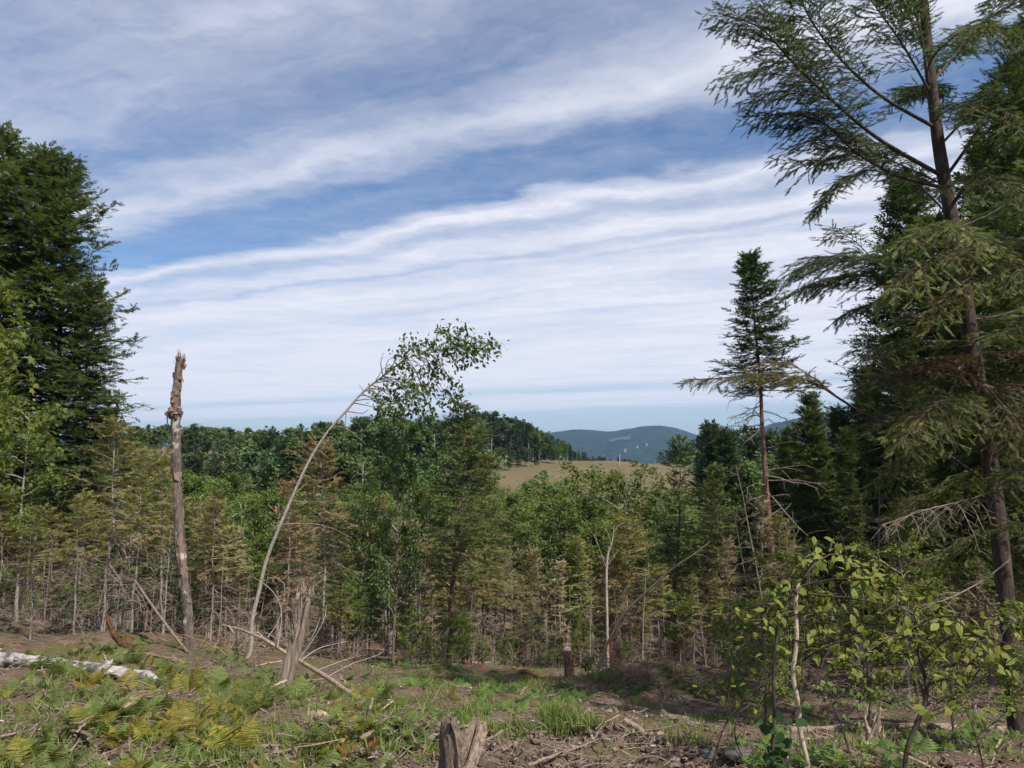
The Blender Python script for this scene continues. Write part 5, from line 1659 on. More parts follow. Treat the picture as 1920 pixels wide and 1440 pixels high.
rs = np.random.default_rng(77)
for px, d, H, lab in ((1420, 8.5, 1.5, 'small-leaved sapling behind the yellow-leaved shrub'), (1610, 8.0, 1.4, 'yellow-green sapling between the two beech stems'),
                      (1760, 7.8, 1.2, 'small-leaved sapling behind the dark beech stem'), (1900, 6.4, 1.3, 'small-leaved sapling before the hemlock trunk'), (1470, 10.5, 1.9, 'yellowish sapling right of the soil heap'), (1700, 10.5, 2.2, 'thin leafy sapling in the right shade')):
    x = (px - 960) / FPX * d
    plant_tree('leafy_sapling', BS[rs.integers(3)], x, d, H, lab, 'sapling', 'small leafy saplings on the right', rs.uniform(0, 6.28), (1.3, 1.2, .8), (.5, .45, .42), (rs.normal(0, .05), rs.normal(0, .05)), 1.2)
# ------------------------------------------------------------------ logs, stumps and dead wood on the clearing
rng = np.random.default_rng(55)


def on_ground(px, py, lift=0.0):
    p = ground_at(px, py)[0]
    p[2] += lift
    return p


# split stump in the pit
c = P(862, 1400, 4.45)
gz = float(G(c[0], c[1]))
h = Hero('tree_stump', [c[0], c[1], gz], 'weathered split stump with a steep cut face, in the pit at the bottom', 'stump')


def slab(g, foot, top, wa, wb, th, rng, n=7, m=4):
    """upright slab of wood from foot edge to top edge with a jagged upper rim; foot/top = (left, right) points"""
    fl, fr = map(np.asarray, foot)
    tl, tr = map(np.asarray, top)
    nv = nrm(np.cross(fr - fl, tl - fl)) * th
    u = np.linspace(0, 1, n)
    rows = []
    for j in range(m + 1):
        v = j / m
        row = (fl + (fr - fl) * u[:, None]) * (1 - v) + (tl + (tr - tl) * u[:, None]) * v
        if j == m:
            row = row + (tl - fl) * (rng.uniform(-.16, .05, n))[:, None]
        row = row + nv * (.22 * rng.standard_normal(n))[:, None]
        rows.append(row)
    A = np.concatenate(rows)
    B = A + nv * (1 + .25 * rng.standard_normal(len(A)))[:, None]
    k = n * (m + 1)
    V = np.concatenate([A, B])
    F2 = []
    for j in range(m):
        for i in range(n - 1):
            a = j * n + i
            F2.append([a, a + 1, a + n + 1, a + n])
            F2.append([k + a, k + a + n, k + a + n + 1, k + a + 1])
    for i in range(n - 1):
        F2.append([m * n + i, m * n + i + 1, k + m * n + i + 1, k + m * n + i])
    for j in range(m):
        F2.append([j * n, j * n + n, k + j * n + n, k + j * n])
        a = j * n + n - 1
        F2.append([a, k + a, k + a + n, a + n])
    g.add(V, F2, .5)


Z = lambda px, py, d: P(px, py, d)
g = Geo()
slab(g, (Z(822, 1475, 4.30), Z(866, 1485, 4.15)), (Z(824, 1352, 4.42), Z(848, 1344, 4.30)), 0, 0, -.035, rng)
slab(g, (Z(850, 1485, 4.15), Z(872, 1480, 4.22)), (Z(838, 1348, 4.36), Z(858, 1356, 4.42)), 0, 0, -.03, rng)
h.part('tall_slab', g, MT['stump'], False, tint=(.8, .78, .76))  # darker tint stands in for shade on the left face
g = Geo()
slab(g, (Z(866, 1470, 4.25), Z(886, 1465, 4.35)), (Z(893, 1336, 4.55), Z(918, 1352, 4.62)), 0, 0, -.035, rng)
slab(g, (Z(874, 1440, 4.24), Z(892, 1440, 4.3)), (Z(904, 1352, 4.50), Z(914, 1358, 4.52)), 0, 0, -.02, rng)
h.part('leaning_slab', g, MT['stump'], False, tint=(1.35, 1.3, 1.25))  # lighter tint stands in for light falling on the right side
g = Geo()
rough_tube(g, np.array([[c[0] + .01, c[1] + .02, gz - .25], [c[0] + .01, c[1] + .02, gz], [c[0], c[1] + .03, gz + .03]]), [.17, .13, .08], 14, rng, .5, n=14)
for a in (0.3, 1.7, 3.0, 4.4, 5.4):
    d = np.array([math.cos(a), math.sin(a), 0])
    q = np.array([[c[0], c[1], gz + .06] + d * .08, [c[0], c[1], gz + .0] + d * .22, [c[0], c[1], gz - .1] + d * .42])
    rough_tube(g, q, [.05, .04, .02], 8, rng, .4, n=10)
h.part('root_base', g, MT['stump'], False, tint=(.85, .82, .8))


def log(name, path, rad, label, cat, mat, k=10, amp=.2, twigs=(), tmat='twig', tint=None, n=40, extra=None, group=None, base=None):
    H_ = Hero(name, path[0] if base is None else base, label, cat, group)
    g = Geo()
    rough_tube(g, path, rad, k, rng, amp, n=n)
    H_.part('stem' if name != 'fallen_log' else 'log', g, MT[mat], True, tint=tint)
    if len(twigs):
        g = Geo()
        for t in twigs:
            g.tubes(resample(t, 9), np.linspace(.009, .0025, 9), 4, 0, .5, False)
        H_.part('twigs', g, MT[tmat], True)
    if extra:
        extra(H_)
    return H_


# thin fallen stem crossing the splintered trunk
dd = [11.2, 10.8, 10.2, 9.9, 9.7, 8.9, 8.1, 7.35]
pp = [(418, 1172), (455, 1182), (497, 1200), (533, 1222), (560, 1238), (613, 1270), (660, 1303), (702, 1342)]
q = np.array([P(a, b, d) for (a, b), d in zip(pp, dd)])
q[-1][2] = float(G(q[-1][0], q[-1][1])) + .02
tw = []
for l, d in (([(497, 1200), (520, 1170), (531, 1130), (533, 1095), (512, 1080)], 10.2), ([(560, 1238), (590, 1195), (608, 1160), (612, 1135)], 9.7), ([(565, 1238), (600, 1215), (650, 1203)], 9.6), ([(595, 1257), (640, 1240), (665, 1232)], 9.2), ([(613, 1270), (660, 1245), (710, 1228), (720, 1215)], 8.9),
             ([(520, 1214), (528, 1160), (522, 1125), (500, 1098), (470, 1080)], 10), ([(497, 1200), (480, 1185), (455, 1210), (440, 1215)], 10.2), ([(455, 1182), (470, 1165), (482, 1150)], 10.7), ([(430, 1175), (445, 1200), (438, 1235)], 11), ([(560, 1236), (588, 1190), (600, 1158)], 9.8)):
    tw.append(np.array([P(a, b, d + rng.normal(0, .08)) for a, b in l]))
log('fallen_sapling', q[::-1], [.028, .027, .026, .024, .022, .02, .016, .010], 'thin pale fallen stem slanting down across the clearing with bare side twigs', 'fallen trunk', 'wood', 9, .12, tw, 'paletwig', (1.15, 1.1, 1.02))
# white birch log at left
q = np.array([on_ground(-30, 1256, .09), on_ground(50, 1262, .09), on_ground(120, 1270, .08), on_ground(190, 1281, .07), on_ground(238, 1287, .05)])


def torn(H_):
    g = Geo()
    for f_ in (.50, .56, .62, .68, .30, .86):
        splinters(g, resample(q, 50)[int(f_ * 49)] + np.array([0, -.05, .03]), [1, -.1, rng.uniform(-.25, .2)], 4, .22, .03, .03, rng)
    H_.part('torn_bark', g, MT['birch'], False)
    g = Geo()
    splinters(g, resample(q, 50)[29] + np.array([0, -.075, .0]), [1, 0, -.1], 12, .22, .025, .03, rng)
    H_.part('rotten_core', g, MT['rot'], False)


q = resample(q[[0, -1]], 5) + np.array([[0, 0, .06], [0, 0, .075], [0, .03, .045], [0, -.02, .065], [0, 0, .03]])
log('fallen_log', q, [.075, .075, .072, .066, .055], 'white birch log with torn bark lying among the ferns at left', 'log', 'birch', 14, .5, (), extra=torn, n=70)
q = np.array([on_ground(252, 1288, .06), on_ground(275, 1290, .06), on_ground(300, 1294, .02)])
log('fallen_log', q, [.05, .05, .03], 'short end piece of white birch log beside the longer birch log', 'log', 'birch', 10, .2, n=14)
# dark curved root piece, stick and slanting pole near the snag
q = np.array([P(199, 1148, 12.0), P(206, 1172, 12.0), P(222, 1200, 11.9), P(245, 1218, 11.6), on_ground(268, 1232, .05), on_ground(292, 1246, .0)])
q[:4, 1] = q[4, 1] + np.array([.5, .4, .3, .15])
q[:4] = [P(a, b, y) for (a, b), y in zip([(199, 1148), (206, 1172), (222, 1200), (245, 1218)], q[:4, 1])]
log('broken_branch', q, [.016, .03, .042, .052, .055, .025], 'dark curved rotten branch rearing up left of the broken snag', 'branch', 'rot', 12, .6, n=60, tint=(.55, .5, .48))
q = np.array([on_ground(232, 1232, .05), on_ground(280, 1234, .10), on_ground(345, 1246, .05)])
log('fallen_branch', q, [.028, .026, .018], 'straight brown branch lying below the broken snag', 'branch', 'wood', 8, .15, tint=(.8, .75, .7), n=20)
q = np.array([on_ground(352, 1226, .02), P(318, 1180, 12.6), P(280, 1128, 13.0), P(253, 1088, 13.3)])
log('leaning_pole', q, [.024, .022, .02, .014], 'grey bare pole slanting against the thicket left of the broken snag', 'branch', 'wood', 8, .12, [np.array([P(300, 1155, 12.8), P(330, 1135, 12.8), P(350, 1120, 12.7)])], tint=(.7, .67, .64), n=26)
q = np.array([on_ground(130, 1192, .1), on_ground(200, 1172, .15) * 1.0, on_ground(345, 1190, .1)])
log('fallen_log', np.array([on_ground(228, 1174, .08), on_ground(290, 1180, .08), on_ground(352, 1190, .08)]), [.06, .058, .05], 'grey log lying at the foot of the broken snag', 'log', 'wood', 9, .15, tint=(.9, .85, .8), n=20)
log('fallen_log', np.array([on_ground(28, 1163, .1), on_ground(60, 1172, .08), on_ground(110, 1184, .05)]), [.07, .065, .045], 'grey-brown log lying behind the leftmost spruce stem', 'log', 'wood', 9, .15, n=20)
# cut post
b = on_ground(1067, 1262)
h = Hero('cut_post', b, 'upright cut sapling stump with a pale top in the middle of the clearing', 'stump')
g = Geo()
tz = P(1064, 1219, b[1])
rough_tube(g, np.array([b - [0, 0, .1], (b + tz) / 2 + [.01, 0, 0], tz]), [.075, .06, .055], 9, rng, .3, n=20)
h.part('post', g, MT['bark_red'], True)
g = Geo()
g.tubes(np.array([tz, tz + [0, 0, .03]]), np.array([.056, .05]), 10, 0)
h.part('cut_face', g, MT['paletwig'], False, tint=(1.3, 1.2, 1.1))
# splintered pale stub on the right
b = on_ground(1625, 1402)
h = Hero('splintered_stub', b, 'pale splintered stub with a pointed torn end on the right', 'stump')
g = Geo()
t1 = P(1641, 1355, b[1])
rough_tube(g, np.array([b + [-.06, 0, -.05], b + [0, 0, .02], (b + t1) / 2, t1]), [.085, .075, .055, .025], 10, rng, .45, n=26)
h.part('wood', g, MT['wood'], False, tint=(1.15, 1.1, 1.05))
g = Geo()
splinters(g, (b + t1) / 2 + [.02, -.03, .02], [.25, 0, 1], 10, .2, .022, .03, rng)
h.part('torn_end', g, MT['wood'], False, tint=(1.3, 1.25, 1.2))
# logs and poles low on the right
for l, rr, lab, mt, ti in (
        ([(1560, 1352), (1700, 1352), (1905, 1382)], [.045, .045, .04], 'long grey pole lying across the right forest floor', 'wood', (1.0, .97, .92)),
        ([(1480, 1365), (1640, 1372), (1780, 1368)], [.035, .034, .02], 'second grey pole lying behind the splintered stub', 'wood', (.9, .85, .8)),
        ([(1548, 1412), (1590, 1428), (1640, 1455)], [.03, .03, .03], 'freshly broken pinkish log end at the bottom right', 'rawwood', (1.0, .8, .75)),
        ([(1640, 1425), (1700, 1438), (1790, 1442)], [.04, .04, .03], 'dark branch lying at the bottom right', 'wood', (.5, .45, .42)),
        ([(1172, 1362), (1225, 1385), (1283, 1432)], [.024, .024, .02], 'straight weathered stick slanting over the bare soil', 'wood', (1.0, .95, .9)),
        ([(580, 1346), (640, 1362), (690, 1378)], [.045, .04, .02], 'pale broken branch lying below the fallen stem', 'wood', (1.4, 1.3, 1.2)),
        ([(625, 1400), (690, 1372), (745, 1365)], [.02, .02, .012], 'curved brown branch beside the pit', 'wood', (.9, .85, .8)),
        ([(345, 1352), (372, 1372), (392, 1402)], [.018, .018, .012], 'pale curved stick among the ferns', 'paletwig', (1.2, 1.15, 1.1)),
        ([(290, 1402), (330, 1385), (362, 1368)], [.02, .022, .015], 'reddish brown stick among the ferns', 'bark_red', (1, .9, .85)),
        ([(20, 1405), (50, 1432), (75, 1460)], [.025, .024, .02], 'pale stick in the bottom left corner', 'wood', (1.2, 1.1, 1.05)),
        ([(880, 1243), (930, 1240), (1000, 1239)], [.05, .05, .04], 'pale log lying across the far side of the clearing', 'wood', (1.2, 1.1, 1.05)),
        ([(965, 1264), (1000, 1262), (1030, 1272)], [.04, .04, .02], 'short pinkish log in the middle of the clearing', 'rawwood', (1, .75, .7)),
        ([(1100, 1322), (1160, 1316), (1215, 1318)], [.016, .016, .01], 'thin branch lying below the soil heap', 'wood', (1, .9, .85)),
        ([(1240, 1332), (1290, 1326), (1345, 1345)], [.03, .03, .02], 'broken branch right of the grass patch', 'wood', (1, .95, .9)),
        ([(1270, 1352), (1320, 1362), (1365, 1340)], [.03, .028, .018], 'dark broken branch right of the soil heap', 'wood', (.7, .65, .6)),
        ([(1500, 1400), (1560, 1405), (1610, 1425)], [.022, .022, .016], 'brown branch at the foot of the pale beech stem', 'wood', (.8, .72, .68)),
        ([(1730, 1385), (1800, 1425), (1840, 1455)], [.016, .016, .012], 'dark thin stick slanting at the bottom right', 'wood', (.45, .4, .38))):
    q = np.array([on_ground(a, b_, rr[1] * .7) for a, b_ in l])
    gl_ = q.copy()
    q = resample(q[[0, -1]], 6) + rng.normal(0, .012, (6, 3))
    q[:, 2] += max(0, float(np.max(G(q[1:-1, 0], q[1:-1, 1]) - q[1:-1, 2]))) * .6
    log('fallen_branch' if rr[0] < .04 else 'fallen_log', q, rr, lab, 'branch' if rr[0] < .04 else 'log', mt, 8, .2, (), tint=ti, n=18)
# bare brush pile near the snag foot and right of it
for px, py, lab, n, ti in ((440, 1225, 'tangle of grey dead brush right of the broken snag', 60, (1.25, 1.15, 1.05)), (395, 1215, 'brownish dead brush at the foot of the broken snag', 40, (1, .85, .75)), (870, 1245, 'dead grey brush behind the tall green spruce', 50, (1.1, 1, .95)), (1800, 1320, 'grey tangle of dead twigs beside the hemlock trunk', 80, (1.3, 1.3, 1.25)), (1690, 1330, 'grey brush low in the right forest', 60, (1.1, 1.05, 1)), (1560, 1300, 'brown brush between the beech stems', 50, (.9, .8, .72)), (1300, 1262, 'brown brush on top of the soil heap', 30, (1, .9, .8)),
        (60, 1180, 'grey brush at the far left edge of the clearing', 40, (1, .92, .85)), (250, 1180, 'brown brush between the pale birch stems and the snag', 40, (.95, .85, .78)), (610, 1235, 'brown brush behind the splintered trunk', 50, (.9, .78, .7)), (700, 1240, 'grey brush left of the low dark spruce bush', 40, (1, .9, .82)), (950, 1240, 'reddish brush at the far side of the clearing', 45, (1, .75, .68)), (1180, 1248, 'brown brush right of the cut post', 45, (.9, .75, .66)), (1400, 1262, 'grey brush at the foot of the tall leaning spruce', 60, (1, .92, .86)), (540, 1210, 'pale twigs around the base of the bent tree', 50, (1.2, 1.1, 1.0))):
    b = on_ground(px, py)
    h = Hero('brush_pile', b, lab, 'brush')
    g = Geo()
    s = b[1] / 12
    st = b + rng.normal(0, 1, (n, 3)) * np.array([.45, .3, .06]) * s
    d = nrm(rng.normal(0, 1, (n, 3)) * np.array([1, .7, .35]) + [0, 0, .45])
    L = rng.uniform(.3, 1.0, n) * s
    w = np.linspace(0, 1, 6)[None, :, None]
    q = st[:, None] + d[:, None] * L[:, None, None] * w
    q[..., 2] -= .35 * L[:, None] * w[..., 0] ** 2
    q += rng.normal(0, .02, q.shape) * w
    g.tubes(q, (.006 * np.linspace(1, .3, 6))[None] * s, 4, 0, .5, False)
    idx = np.repeat(np.arange(n), 4)
    p3, t3 = along(q[idx], rng.uniform(.2, .95, (len(idx), 1)))
    d3 = nrm(t3[:, 0] + rng.normal(0, .8, (len(idx), 3)))
    q3 = p3 + d3[:, None] * (rng.uniform(.08, .3, len(idx)) * s)[:, None, None] * np.linspace(0, 1, 3)[None, :, None]
    g.tubes(q3, (.003 * np.linspace(1, .4, 3))[None] * s, 3, 0, .5, False)
    h.part('twigs', g, MT['twig'], False, tint=ti)['kind'] = 'stuff'

# ------------------------------------------------------------------ loose sticks, one object each
def stick_mesh(seed):
    r = np.random.default_rng(seed)
    n = 9
    x = np.linspace(-.5, .5, n)
    p = np.stack([x, np.cumsum(r.normal(0, .02, n)), .02 * np.abs(r.normal(0, 1, n)) * .5], -1)
    g = Geo()
    g.tubes(p, .021 * np.linspace(1.1, .5, n) * r.uniform(.8, 1.2, n), 6, 0)
    for _ in range(int(r.integers(0, 4))):
        k = int(r.integers(2, 7))
        d = nrm(np.array([.7, r.choice([-1, 1]) * .8, r.uniform(0, .5)]))
        g.tubes(np.stack([p[k], p[k] + d * .1, p[k] + d * .2 + [.02, 0, 0]]), np.array([.01, .007, .003]), 4, 0, .5, False)
    return g.mesh('stick', MT['wood'], True)


STK = [stick_mesh(600 + i) for i in range(7)]
AREA = [(700, 1300, 'far left ferny ground'), (700, 1500, 'ferny ground at the bottom left'), (1380, 1330, 'clearing around the soil heap'), (1380, 1500, 'bare soil round the stump'), (9999, 9999, 'forest floor at the bottom right')]
N = 190
px = rng.uniform(-60, 1980, N)
py = 1225 + 250 * rng.uniform(0, 1, N) ** 1.1
pg = ground_at(px, py)
for i in range(N):
    fx, fy = px[i], py[i]
    k = rng.uniform(.55, 1.45)
    s = rng.uniform(.18, .75)
    row = 'on the bottom edge' if fy > 1400 else ('in front' if fy > 1340 else ('midway' if fy > 1280 else 'far back'))
    colm = 'among the left corner ferns' if fx < 160 else 'below the broken snag' if fx < 420 else 'below the splintered trunk' if fx < 640 else 'left of the stump' if fx < 820 else 'behind the stump' if fx < 960 else 'right of the stump' if fx < 1120 else 'around the soil heap' if fx < 1300 else 'near the yellow-leaved shrub' if fx < 1440 else 'around the pale beech stem' if fx < 1600 else 'around the dark beech stem' if fx < 1780 else 'by the hemlock foot'
    o = new('stick', STK[int(rng.integers(7))], None, pg[i] + [0, 0, .012])
    tag(o, ('long ' if s > .5 else 'short ' if s < .32 else '') + ('pale' if k > 1.15 else 'dark' if k < .8 else 'brown') + ' dead stick lying ' + row + ' ' + colm, 'stick', 'loose sticks on the clearing floor')
    o.scale = (s, s, min(s, .6) * rng.uniform(.6, 1))
    o.rotation_euler = (rng.normal(0, .12), rng.normal(0, .16), rng.uniform(0, 6.28))
    o.color = (k, k * .95, k * .9, 1)

# ------------------------------------------------------------------ ferns and grass
def frond_mesh(seed, n=20):
    r = np.random.default_rng(seed)
    g = Geo()
    s = np.linspace(0, 1, n + 2)
    bend = r.uniform(.55, .95)
    y = np.sin(s * bend) / bend
    z = (1 - np.cos(s * bend * 1.9)) * -.30 + s * .62
    x = r.normal(0, .05) * s ** 2
    rach = np.stack([x, y * .8, z], -1)
    g.tubes(rach, .006 * np.linspace(1, .3, n + 2), 3, 0, .8, False)
    tan = nrm(np.gradient(rach, axis=0))
    V, F2 = [], []
    for i in range(2, n + 2):
        u = (i - 1) / n
        w = .30 * math.sin(min(1, u * 1.15 + .12) * math.pi) ** .8 * (1.05 - .35 * u) + .02
        for sd_ in (-1, 1):
            d = nrm(np.array([sd_ * 1.0, 0, -.22 + r.normal(0, .08)]) + tan[i] * .45)
            b = rach[i]
            hw = tan[i] * .017 * (20 / n) ** .8
            m1 = b + d * w * .35
            m2 = b + d * w * .7 - [0, 0, .015]
            k = len(V)
            V += [b - hw * .6, b + hw * .6, m1 + hw * 1.1, m1 - hw * 1.1, m2 + hw * .75, m2 - hw * .75, b + d * w - [0, 0, .035]]
            F2 += [[k, k + 1, k + 2, k + 3], [k + 3, k + 2, k + 4, k + 5]]
            g.add(np.array([V[k + 5], V[k + 4], V[k + 6]]), [[0, 1, 2]], r.uniform(0, 1))
    g.add(np.array(V), F2, np.repeat(r.uniform(0, 1, len(V) // 7), 7))
    return g.mesh('frond', MT['fern'])


FR = [frond_mesh(700 + i) for i in range(5)]


LOWF = frond_mesh(720, 8)


def fern_tint():
    u = rng.uniform()
    if u < .70:
        return np.array([1, 1, 1]) * rng.uniform(.55, 1.05)
    if u < .95:
        return np.array([1.5, 1.12, .7]) * rng.uniform(.7, 1.0)
    if u < .975:
        return np.array([2.0, 1.0, .6]) * rng.uniform(.65, .9)
    return np.array([1.6, .62, .45]) * rng.uniform(.6, .9)


def fern(p, size, n, label, group, tint):
    e = new('fern', None, None, p)
    e.empty_display_size = .05
    tag(e, label, 'fern', group)
    a0 = rng.uniform(0, 6.28)
    for i in range(n):
        o = new('frond', FR[int(rng.integers(5))], e)
        s = size * rng.uniform(.6, 1.15)
        o.scale = (s * rng.uniform(.8, 1.2), s, s * rng.uniform(.6, 1.1))
        o.rotation_euler = (rng.normal(.05, .22), rng.normal(0, .2), a0 + i * 6.283 / n + rng.normal(0, .3))
        o.color = tuple(tint * rng.uniform(.8, 1.2)) + (1,)


def clump_points(n, boxes, clump=.5, seed=1, fs=1.0):
    out = []
    tot = sum(b[4] for b in boxes)
    for x0, x1, y0, y1, w in boxes:
        k = int(n * w / tot)
        a = rng.uniform(x0, x1, k * 3)
        b = y0 + (y1 - y0) * rng.uniform(0, 1, k * 3)
        m = vnoise(a / (70 * fs), b / (28 * fs), seed) + .5 > clump
        a, b = a[m][:k], b[m][:k]
        out.append(np.stack([a, b], -1))
    return np.concatenate(out)


FB_ = [(-80, 520, 1285, 1470, 5), (-60, 300, 1205, 1285, 2.2), (300, 720, 1275, 1400, 3), (430, 700, 1330, 1480, 2), (560, 840, 1290, 1335, .8)]
cp = clump_points(330, FB_, .33, 4)
gp = ground_at(cp[:, 0], cp[:, 1])
for i, p in enumerate(gp):
    t = fern_tint()
    col = 'green' if t[0] < t[1] * 1.05 else ('yellowing' if t[0] < t[1] * 1.7 else 'rusty brown')
    fx, fy = cp[i]
    row = 'at the bottom edge' if fy > 1400 else ('in the front' if fy > 1340 else ('behind' if fy > 1285 else 'far back'))
    colm = 'in the left corner' if fx < 90 else 'near the left' if fx < 200 else 'below the birch log' if fx < 300 else 'below the broken snag' if fx < 420 else 'left of the splintered trunk' if fx < 520 else 'below the splintered trunk' if fx < 620 else 'beside the thin fallen stem' if fx < 720 else 'near the stump pit'
    reg = row + ' ' + colm
    sz = rng.uniform(.17, .34)
    fern(p - [0, 0, .02], sz, int(rng.integers(5, 9)), ('small ' if sz < .22 else 'large ' if sz > .29 else '') + col + ' fern ' + reg, col + ' ferns on the clearing', t)
# the rest of the ground cover
def fern_stuff(n, boxes, lab, seed, size=(.09, .2), clump=.5, tint=(1, 1, 1)):
    cp = clump_points(n, boxes, clump, seed)
    gp = ground_at(cp[:, 0], cp[:, 1])
    g = Geo()
    fm = LOWF
    V = np.empty(len(fm.vertices) * 3, np.float32)
    fm.vertices.foreach_get('co', V)
    V = V.reshape(-1, 3)
    f3 = np.array([list(p.vertices) for p in fm.polygons if len(p.vertices) == 3])
    f4 = np.array([list(p.vertices) for p in fm.polygons if len(p.vertices) == 4])
    M = len(gp)
    K = 4
    pos = np.repeat(gp, K, 0)
    an = rng.uniform(0, 6.28, M * K)
    fw = np.stack([np.cos(an), np.sin(an), rng.normal(0, .2, M * K)], -1)
    rot = frames(fw, np.array([0, 0, 1.]) + .15 * rng.standard_normal((M * K, 3)))
    sc = rng.uniform(size[0], size[1], M * K)
    rn = np.clip(np.repeat(rng.uniform(0, .7, M), K) + rng.uniform(0, .3, M * K), 0, 1)
    g.scatter(V, f4, pos, rot, sc, rn)
    g.scatter(V, f3, pos, rot, sc, rn)
    o = new('undergrowth', g.mesh('undergrowth', MT['fern']))
    o.color = tuple(tint) + (1,)
    tag(o, lab, 'undergrowth', kind='stuff')


fern_stuff(320, [(-100, 520, 1190, 1470, 3), (300, 860, 1270, 1420, 2)], 'small ferns and seedlings covering the ground at left', 12, tint=(.8, .9, .8))
fern_stuff(330, [(700, 1400, 1238, 1345, 3), (1380, 1930, 1290, 1470, 2)], 'low green plants scattered over the clearing and right forest floor', 13, (.1, .22), .5, (.75, .95, .8))


def grass(n, boxes, lab, seed, clump, hgt=(.07, .2)):
    cp = clump_points(n, boxes, clump, seed, .5)
    gp = ground_at(cp[:, 0], cp[:, 1])
    K = 16
    M = len(gp) * K
    pos = np.repeat(gp, K, 0) + rng.normal(0, 1, (M, 3)) * np.array([.05, .05, 0])
    d = nrm(np.array([0, 0, 1.]) + rng.normal(0, .42, (M, 3)))
    tv = np.array([[-.035, 0, 0], [.035, 0, 0], [.025, .55, .03], [-.025, .55, .03], [0, 1, .16]])
    rot = frames(d, rng.normal(0, 1, (M, 3)))
    sc = rng.uniform(hgt[0], hgt[1], M)
    rn = np.clip(np.repeat(rng.uniform(0, .6, len(gp)), K) + rng.uniform(0, .4, M), 0, 1)
    g = Geo()
    g.scatter(tv, np.array([[0, 1, 2, 3]]), pos, rot, sc, rn)
    g.scatter(tv, np.array([[3, 2, 4]]), pos, rot, sc, rn)
    tag(new('grass', g.mesh('grass', MT['grass'])), lab, 'grass', kind='stuff')


GB = [(885, 1000, 1262, 1330, 3), (975, 1050, 1268, 1322, 2), (880, 1120, 1330, 1372, 3.2), (1015, 1085, 1335, 1385, 1.6), (1095, 1225, 1308, 1345, 1.6), (1060, 1145, 1258, 1275, 1.0), (930, 1060, 1240, 1270, 1), (700, 900, 1300, 1345, 2), (1180, 1330, 1330, 1400, 1)]
grass(430, GB, 'fresh green grass tufts growing on the bare clearing', 22, .6, (.05, .14))
grass(220, [(-80, 860, 1230, 1450, 3), (1380, 1940, 1300, 1460, 1)], 'thin grass between the ferns and the litter', 23, .48, (.06, .16))

# ------------------------------------------------------------------ litter: twigs, chips, dead leaves, clods
ICO_V = np.array([[0, 0, 1], [.9, 0, .4], [.28, .85, .4], [-.72, .53, .4], [-.72, -.53, .4], [.28, -.85, .4], [.72, .53, -.4], [-.28, .85, -.4], [-.9, 0, -.4], [-.28, -.85, -.4], [.72, -.53, -.4], [0, 0, -1]])
ICO_F = np.array([[0, 1, 2], [0, 2, 3], [0, 3, 4], [0, 4, 5], [0, 5, 1], [1, 6, 2], [2, 7, 3], [3, 8, 4], [4, 9, 5], [5, 10, 1], [6, 7, 2], [7, 8, 3], [8, 9, 4], [9, 10, 5], [10, 6, 1], [11, 7, 6], [11, 8, 7], [11, 9, 8], [11, 10, 9], [11, 6, 10]])
n = 2600
px = np.concatenate([rng.uniform(640, 1420, n), rng.uniform(-80, 2000, 900), rng.uniform(1040, 1400, 500)])
py = np.concatenate([rng.uniform(1338, 1500, n), rng.uniform(1230, 1480, 900), rng.uniform(1250, 1330, 500)])
gp = ground_at(px, py)
M = len(gp)
g = Geo()
jit = ICO_V * (1 + .25 * np.random.default_rng(1).standard_normal((12, 1)))
sc = np.stack([rng.lognormal(-4.35, .55, M)] * 3, -1) * rng.uniform(.6, 1.4, (M, 3)) * np.array([1, 1, .6])
sc = np.minimum(sc, .05)
g.scatter(jit, ICO_F, gp + [0, 0, .004], frames(rng.normal(0, 1, (M, 3)) * np.array([1, 1, .3]), np.array([0, 0, 1.]) + .3 * rng.standard_normal((M, 3))), sc, np.clip(rng.beta(2, 2.6, M), 0, 1))
tag(new('soil_clods', g.mesh('soil_clods', MT['crumb'])), 'loose soil clods and stones strewn over the bare ground', 'soil', kind='stuff')
# fine twigs
n = 5200
px = rng.uniform(-100, 2020, n)
py = 1190 + 290 * rng.uniform(0, 1, n)
gp = ground_at(px, py)
M = n
d = nrm(rng.normal(0, 1, (M, 3)) * np.array([1, 1, .22]))
L = rng.lognormal(-1.9, .5, M)
w = np.linspace(-.5, .5, 4)[None, :, None]
q = gp[:, None] + np.array([0, 0, .015]) + d[:, None] * L[:, None, None] * w + rng.normal(0, .012, (M, 4, 3))
g = Geo()
g.tubes(q, (.0042 * rng.uniform(.5, 1.5, M))[:, None] * np.linspace(1, .6, 4)[None], 3, 0, .5, False)
tag(new('twig_litter', g.mesh('twig_litter', MT['paletwig'])), 'fine dead twigs littering the ground', 'litter', kind='stuff').color = (.62, .55, .5, 1)
# chips and dead leaves
n = 9000
px = rng.uniform(-100, 2020, n)
py = 1190 + 290 * rng.uniform(0, 1, n)
gp = ground_at(px, py)
nn = np.array([0, 0, 1.]) + .45 * rng.standard_normal((n, 3))
g = Geo()
g.scatter(LEAF_V, LEAF_F, gp + [0, 0, .012], frames(rng.normal(0, 1, (n, 3)) * np.array([1, 1, .15]), nn), np.stack([rng.uniform(.012, .04, n), rng.uniform(.02, .06, n), rng.uniform(.02, .05, n)], -1), rng.uniform(0, 1, n))
tag(new('leaf_litter', g.mesh('leaf_litter', MT['crumb'])), 'wood chips and dead leaves littering the ground', 'litter', kind='stuff')
# leafy seedlings on the left ground
for px, py, lab in ((150, 1205, 'bright'), (455, 1300, 'a'), (440, 1340, 'b')):
    pass
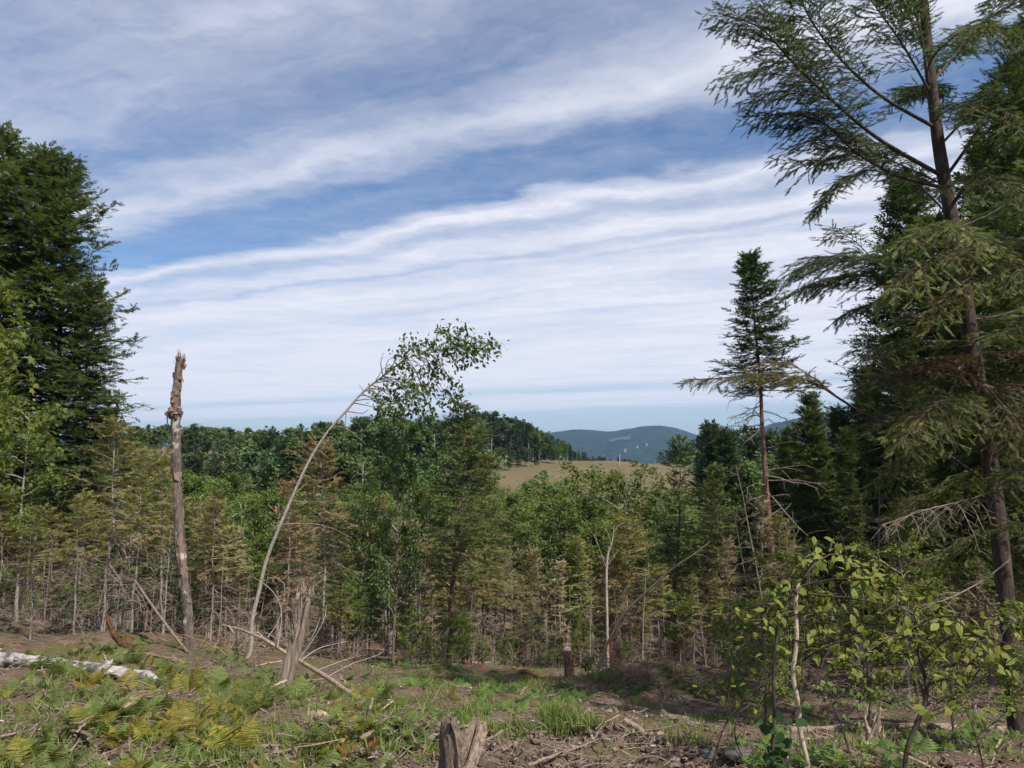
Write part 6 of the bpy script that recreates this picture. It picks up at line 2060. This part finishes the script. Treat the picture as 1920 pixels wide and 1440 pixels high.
# a few rocks
for px, py, s, lab, ti in ((138, 1196, .07, 'small whitish stone near the grey-trunked spruce', (1.9, 1.9, 1.9)), (125, 1232, .11, 'grey stone among the ferns behind the birch log', (.9, .85, .85)), (1420, 1344, .10, 'pale stone by the vine stem', (.7, .68, .66)), (708, 1428, .06, 'flat grey stone at the pit edge', (1, 1, 1)), (665, 1405, .07, 'grey stone left of the pit', (.9, .88, .86)), (1330, 1405, .08, 'flat pale stone on the right soil', (.6, .56, .53)), (1385, 1425, .09, 'brownish flat stone at the bottom right of the soil', (.5, .45, .42))):
    p = on_ground(px, py, s * .05)
    g = Geo()
    r = np.random.default_rng(int(px))
    v = ICO_V * (1 + .18 * r.standard_normal((12, 1))) * np.array([1.2, .9, .55]) * s
    f = ICO_F
    # one subdivision for a weathered outline
    ed = {}
    V = [list(a) for a in v]
    F2 = []

    def midp(a, b_):
        k = (min(a, b_), max(a, b_))
        if k not in ed:
            m = (np.array(V[a]) + np.array(V[b_])) / 2
            m = m * (1.12 + r.normal(0, .05))
            V.append(list(m))
            ed[k] = len(V) - 1
        return ed[k]
    for a, b_, c_ in f:
        x_, y_, z_ = midp(a, b_), midp(b_, c_), midp(c_, a)
        F2 += [[a, x_, z_], [x_, b_, y_], [z_, y_, c_], [x_, y_, z_]]
    g.add(np.array(V), F2, .5)
    o = new('stone', g.mesh('stone', MT['rock'], True), None, p)
    o.color = tuple(ti) + (1,)
    tag(o, lab, 'stone')

# ------------------------------------------------------------------ haze over the valley
hv = np.array([[x, y, z] for z in (-135, 175) for y in (-6500, 6500) for x in (-6500, 6500)], float)
g = Geo()
g.add(hv, [[0, 2, 3, 1], [4, 5, 7, 6], [0, 1, 5, 4], [2, 6, 7, 3], [0, 4, 6, 2], [1, 3, 7, 5]])
m = bpy.data.materials.new('haze_air')
m.use_nodes = True
t = NT(m.node_tree)
o_ = t.add('ShaderNodeOutputMaterial')
v = t.add('ShaderNodeVolumePrincipled')
v.inputs['Color'].default_value = (.35, .57, 1.0, 1)
v.inputs['Density'].default_value = 1.0e-4
v.inputs['Anisotropy'].default_value = 0.2
t.link(v.outputs[0], o_.inputs['Volume'])
tag(new('haze', g.mesh('haze', m)), 'thin bluish haze in the air over the valley', 'haze', kind='stuff')

# ------------------------------------------------------------------ where several alike share a label, say which by its place
def settle_labels():
    tops = [o for o in scene.objects if o.parent is None and 'label' in o and 'category' in o]
    by = {}
    for o in tops:
        by.setdefault(o['label'], []).append(o)
    words_ = ['leftmost', 'second from left', 'third from left', 'fourth from left', 'fifth from left', 'sixth from left', 'seventh from left', 'eighth from left']
    for lab, os_ in by.items():
        n = len(os_)
        if n < 2 or n > 9:
            continue
        os_.sort(key=lambda o: o.location.x / max(o.location.y, .1))
        for i, o in enumerate(os_):
            w = ('left one' if i == 0 else 'right one') if n == 2 else ('rightmost' if i == n - 1 else words_[i])
            new_ = lab + ', ' + w
            if len(new_.split()) <= 16:
                o['label'] = new_


settle_labels()
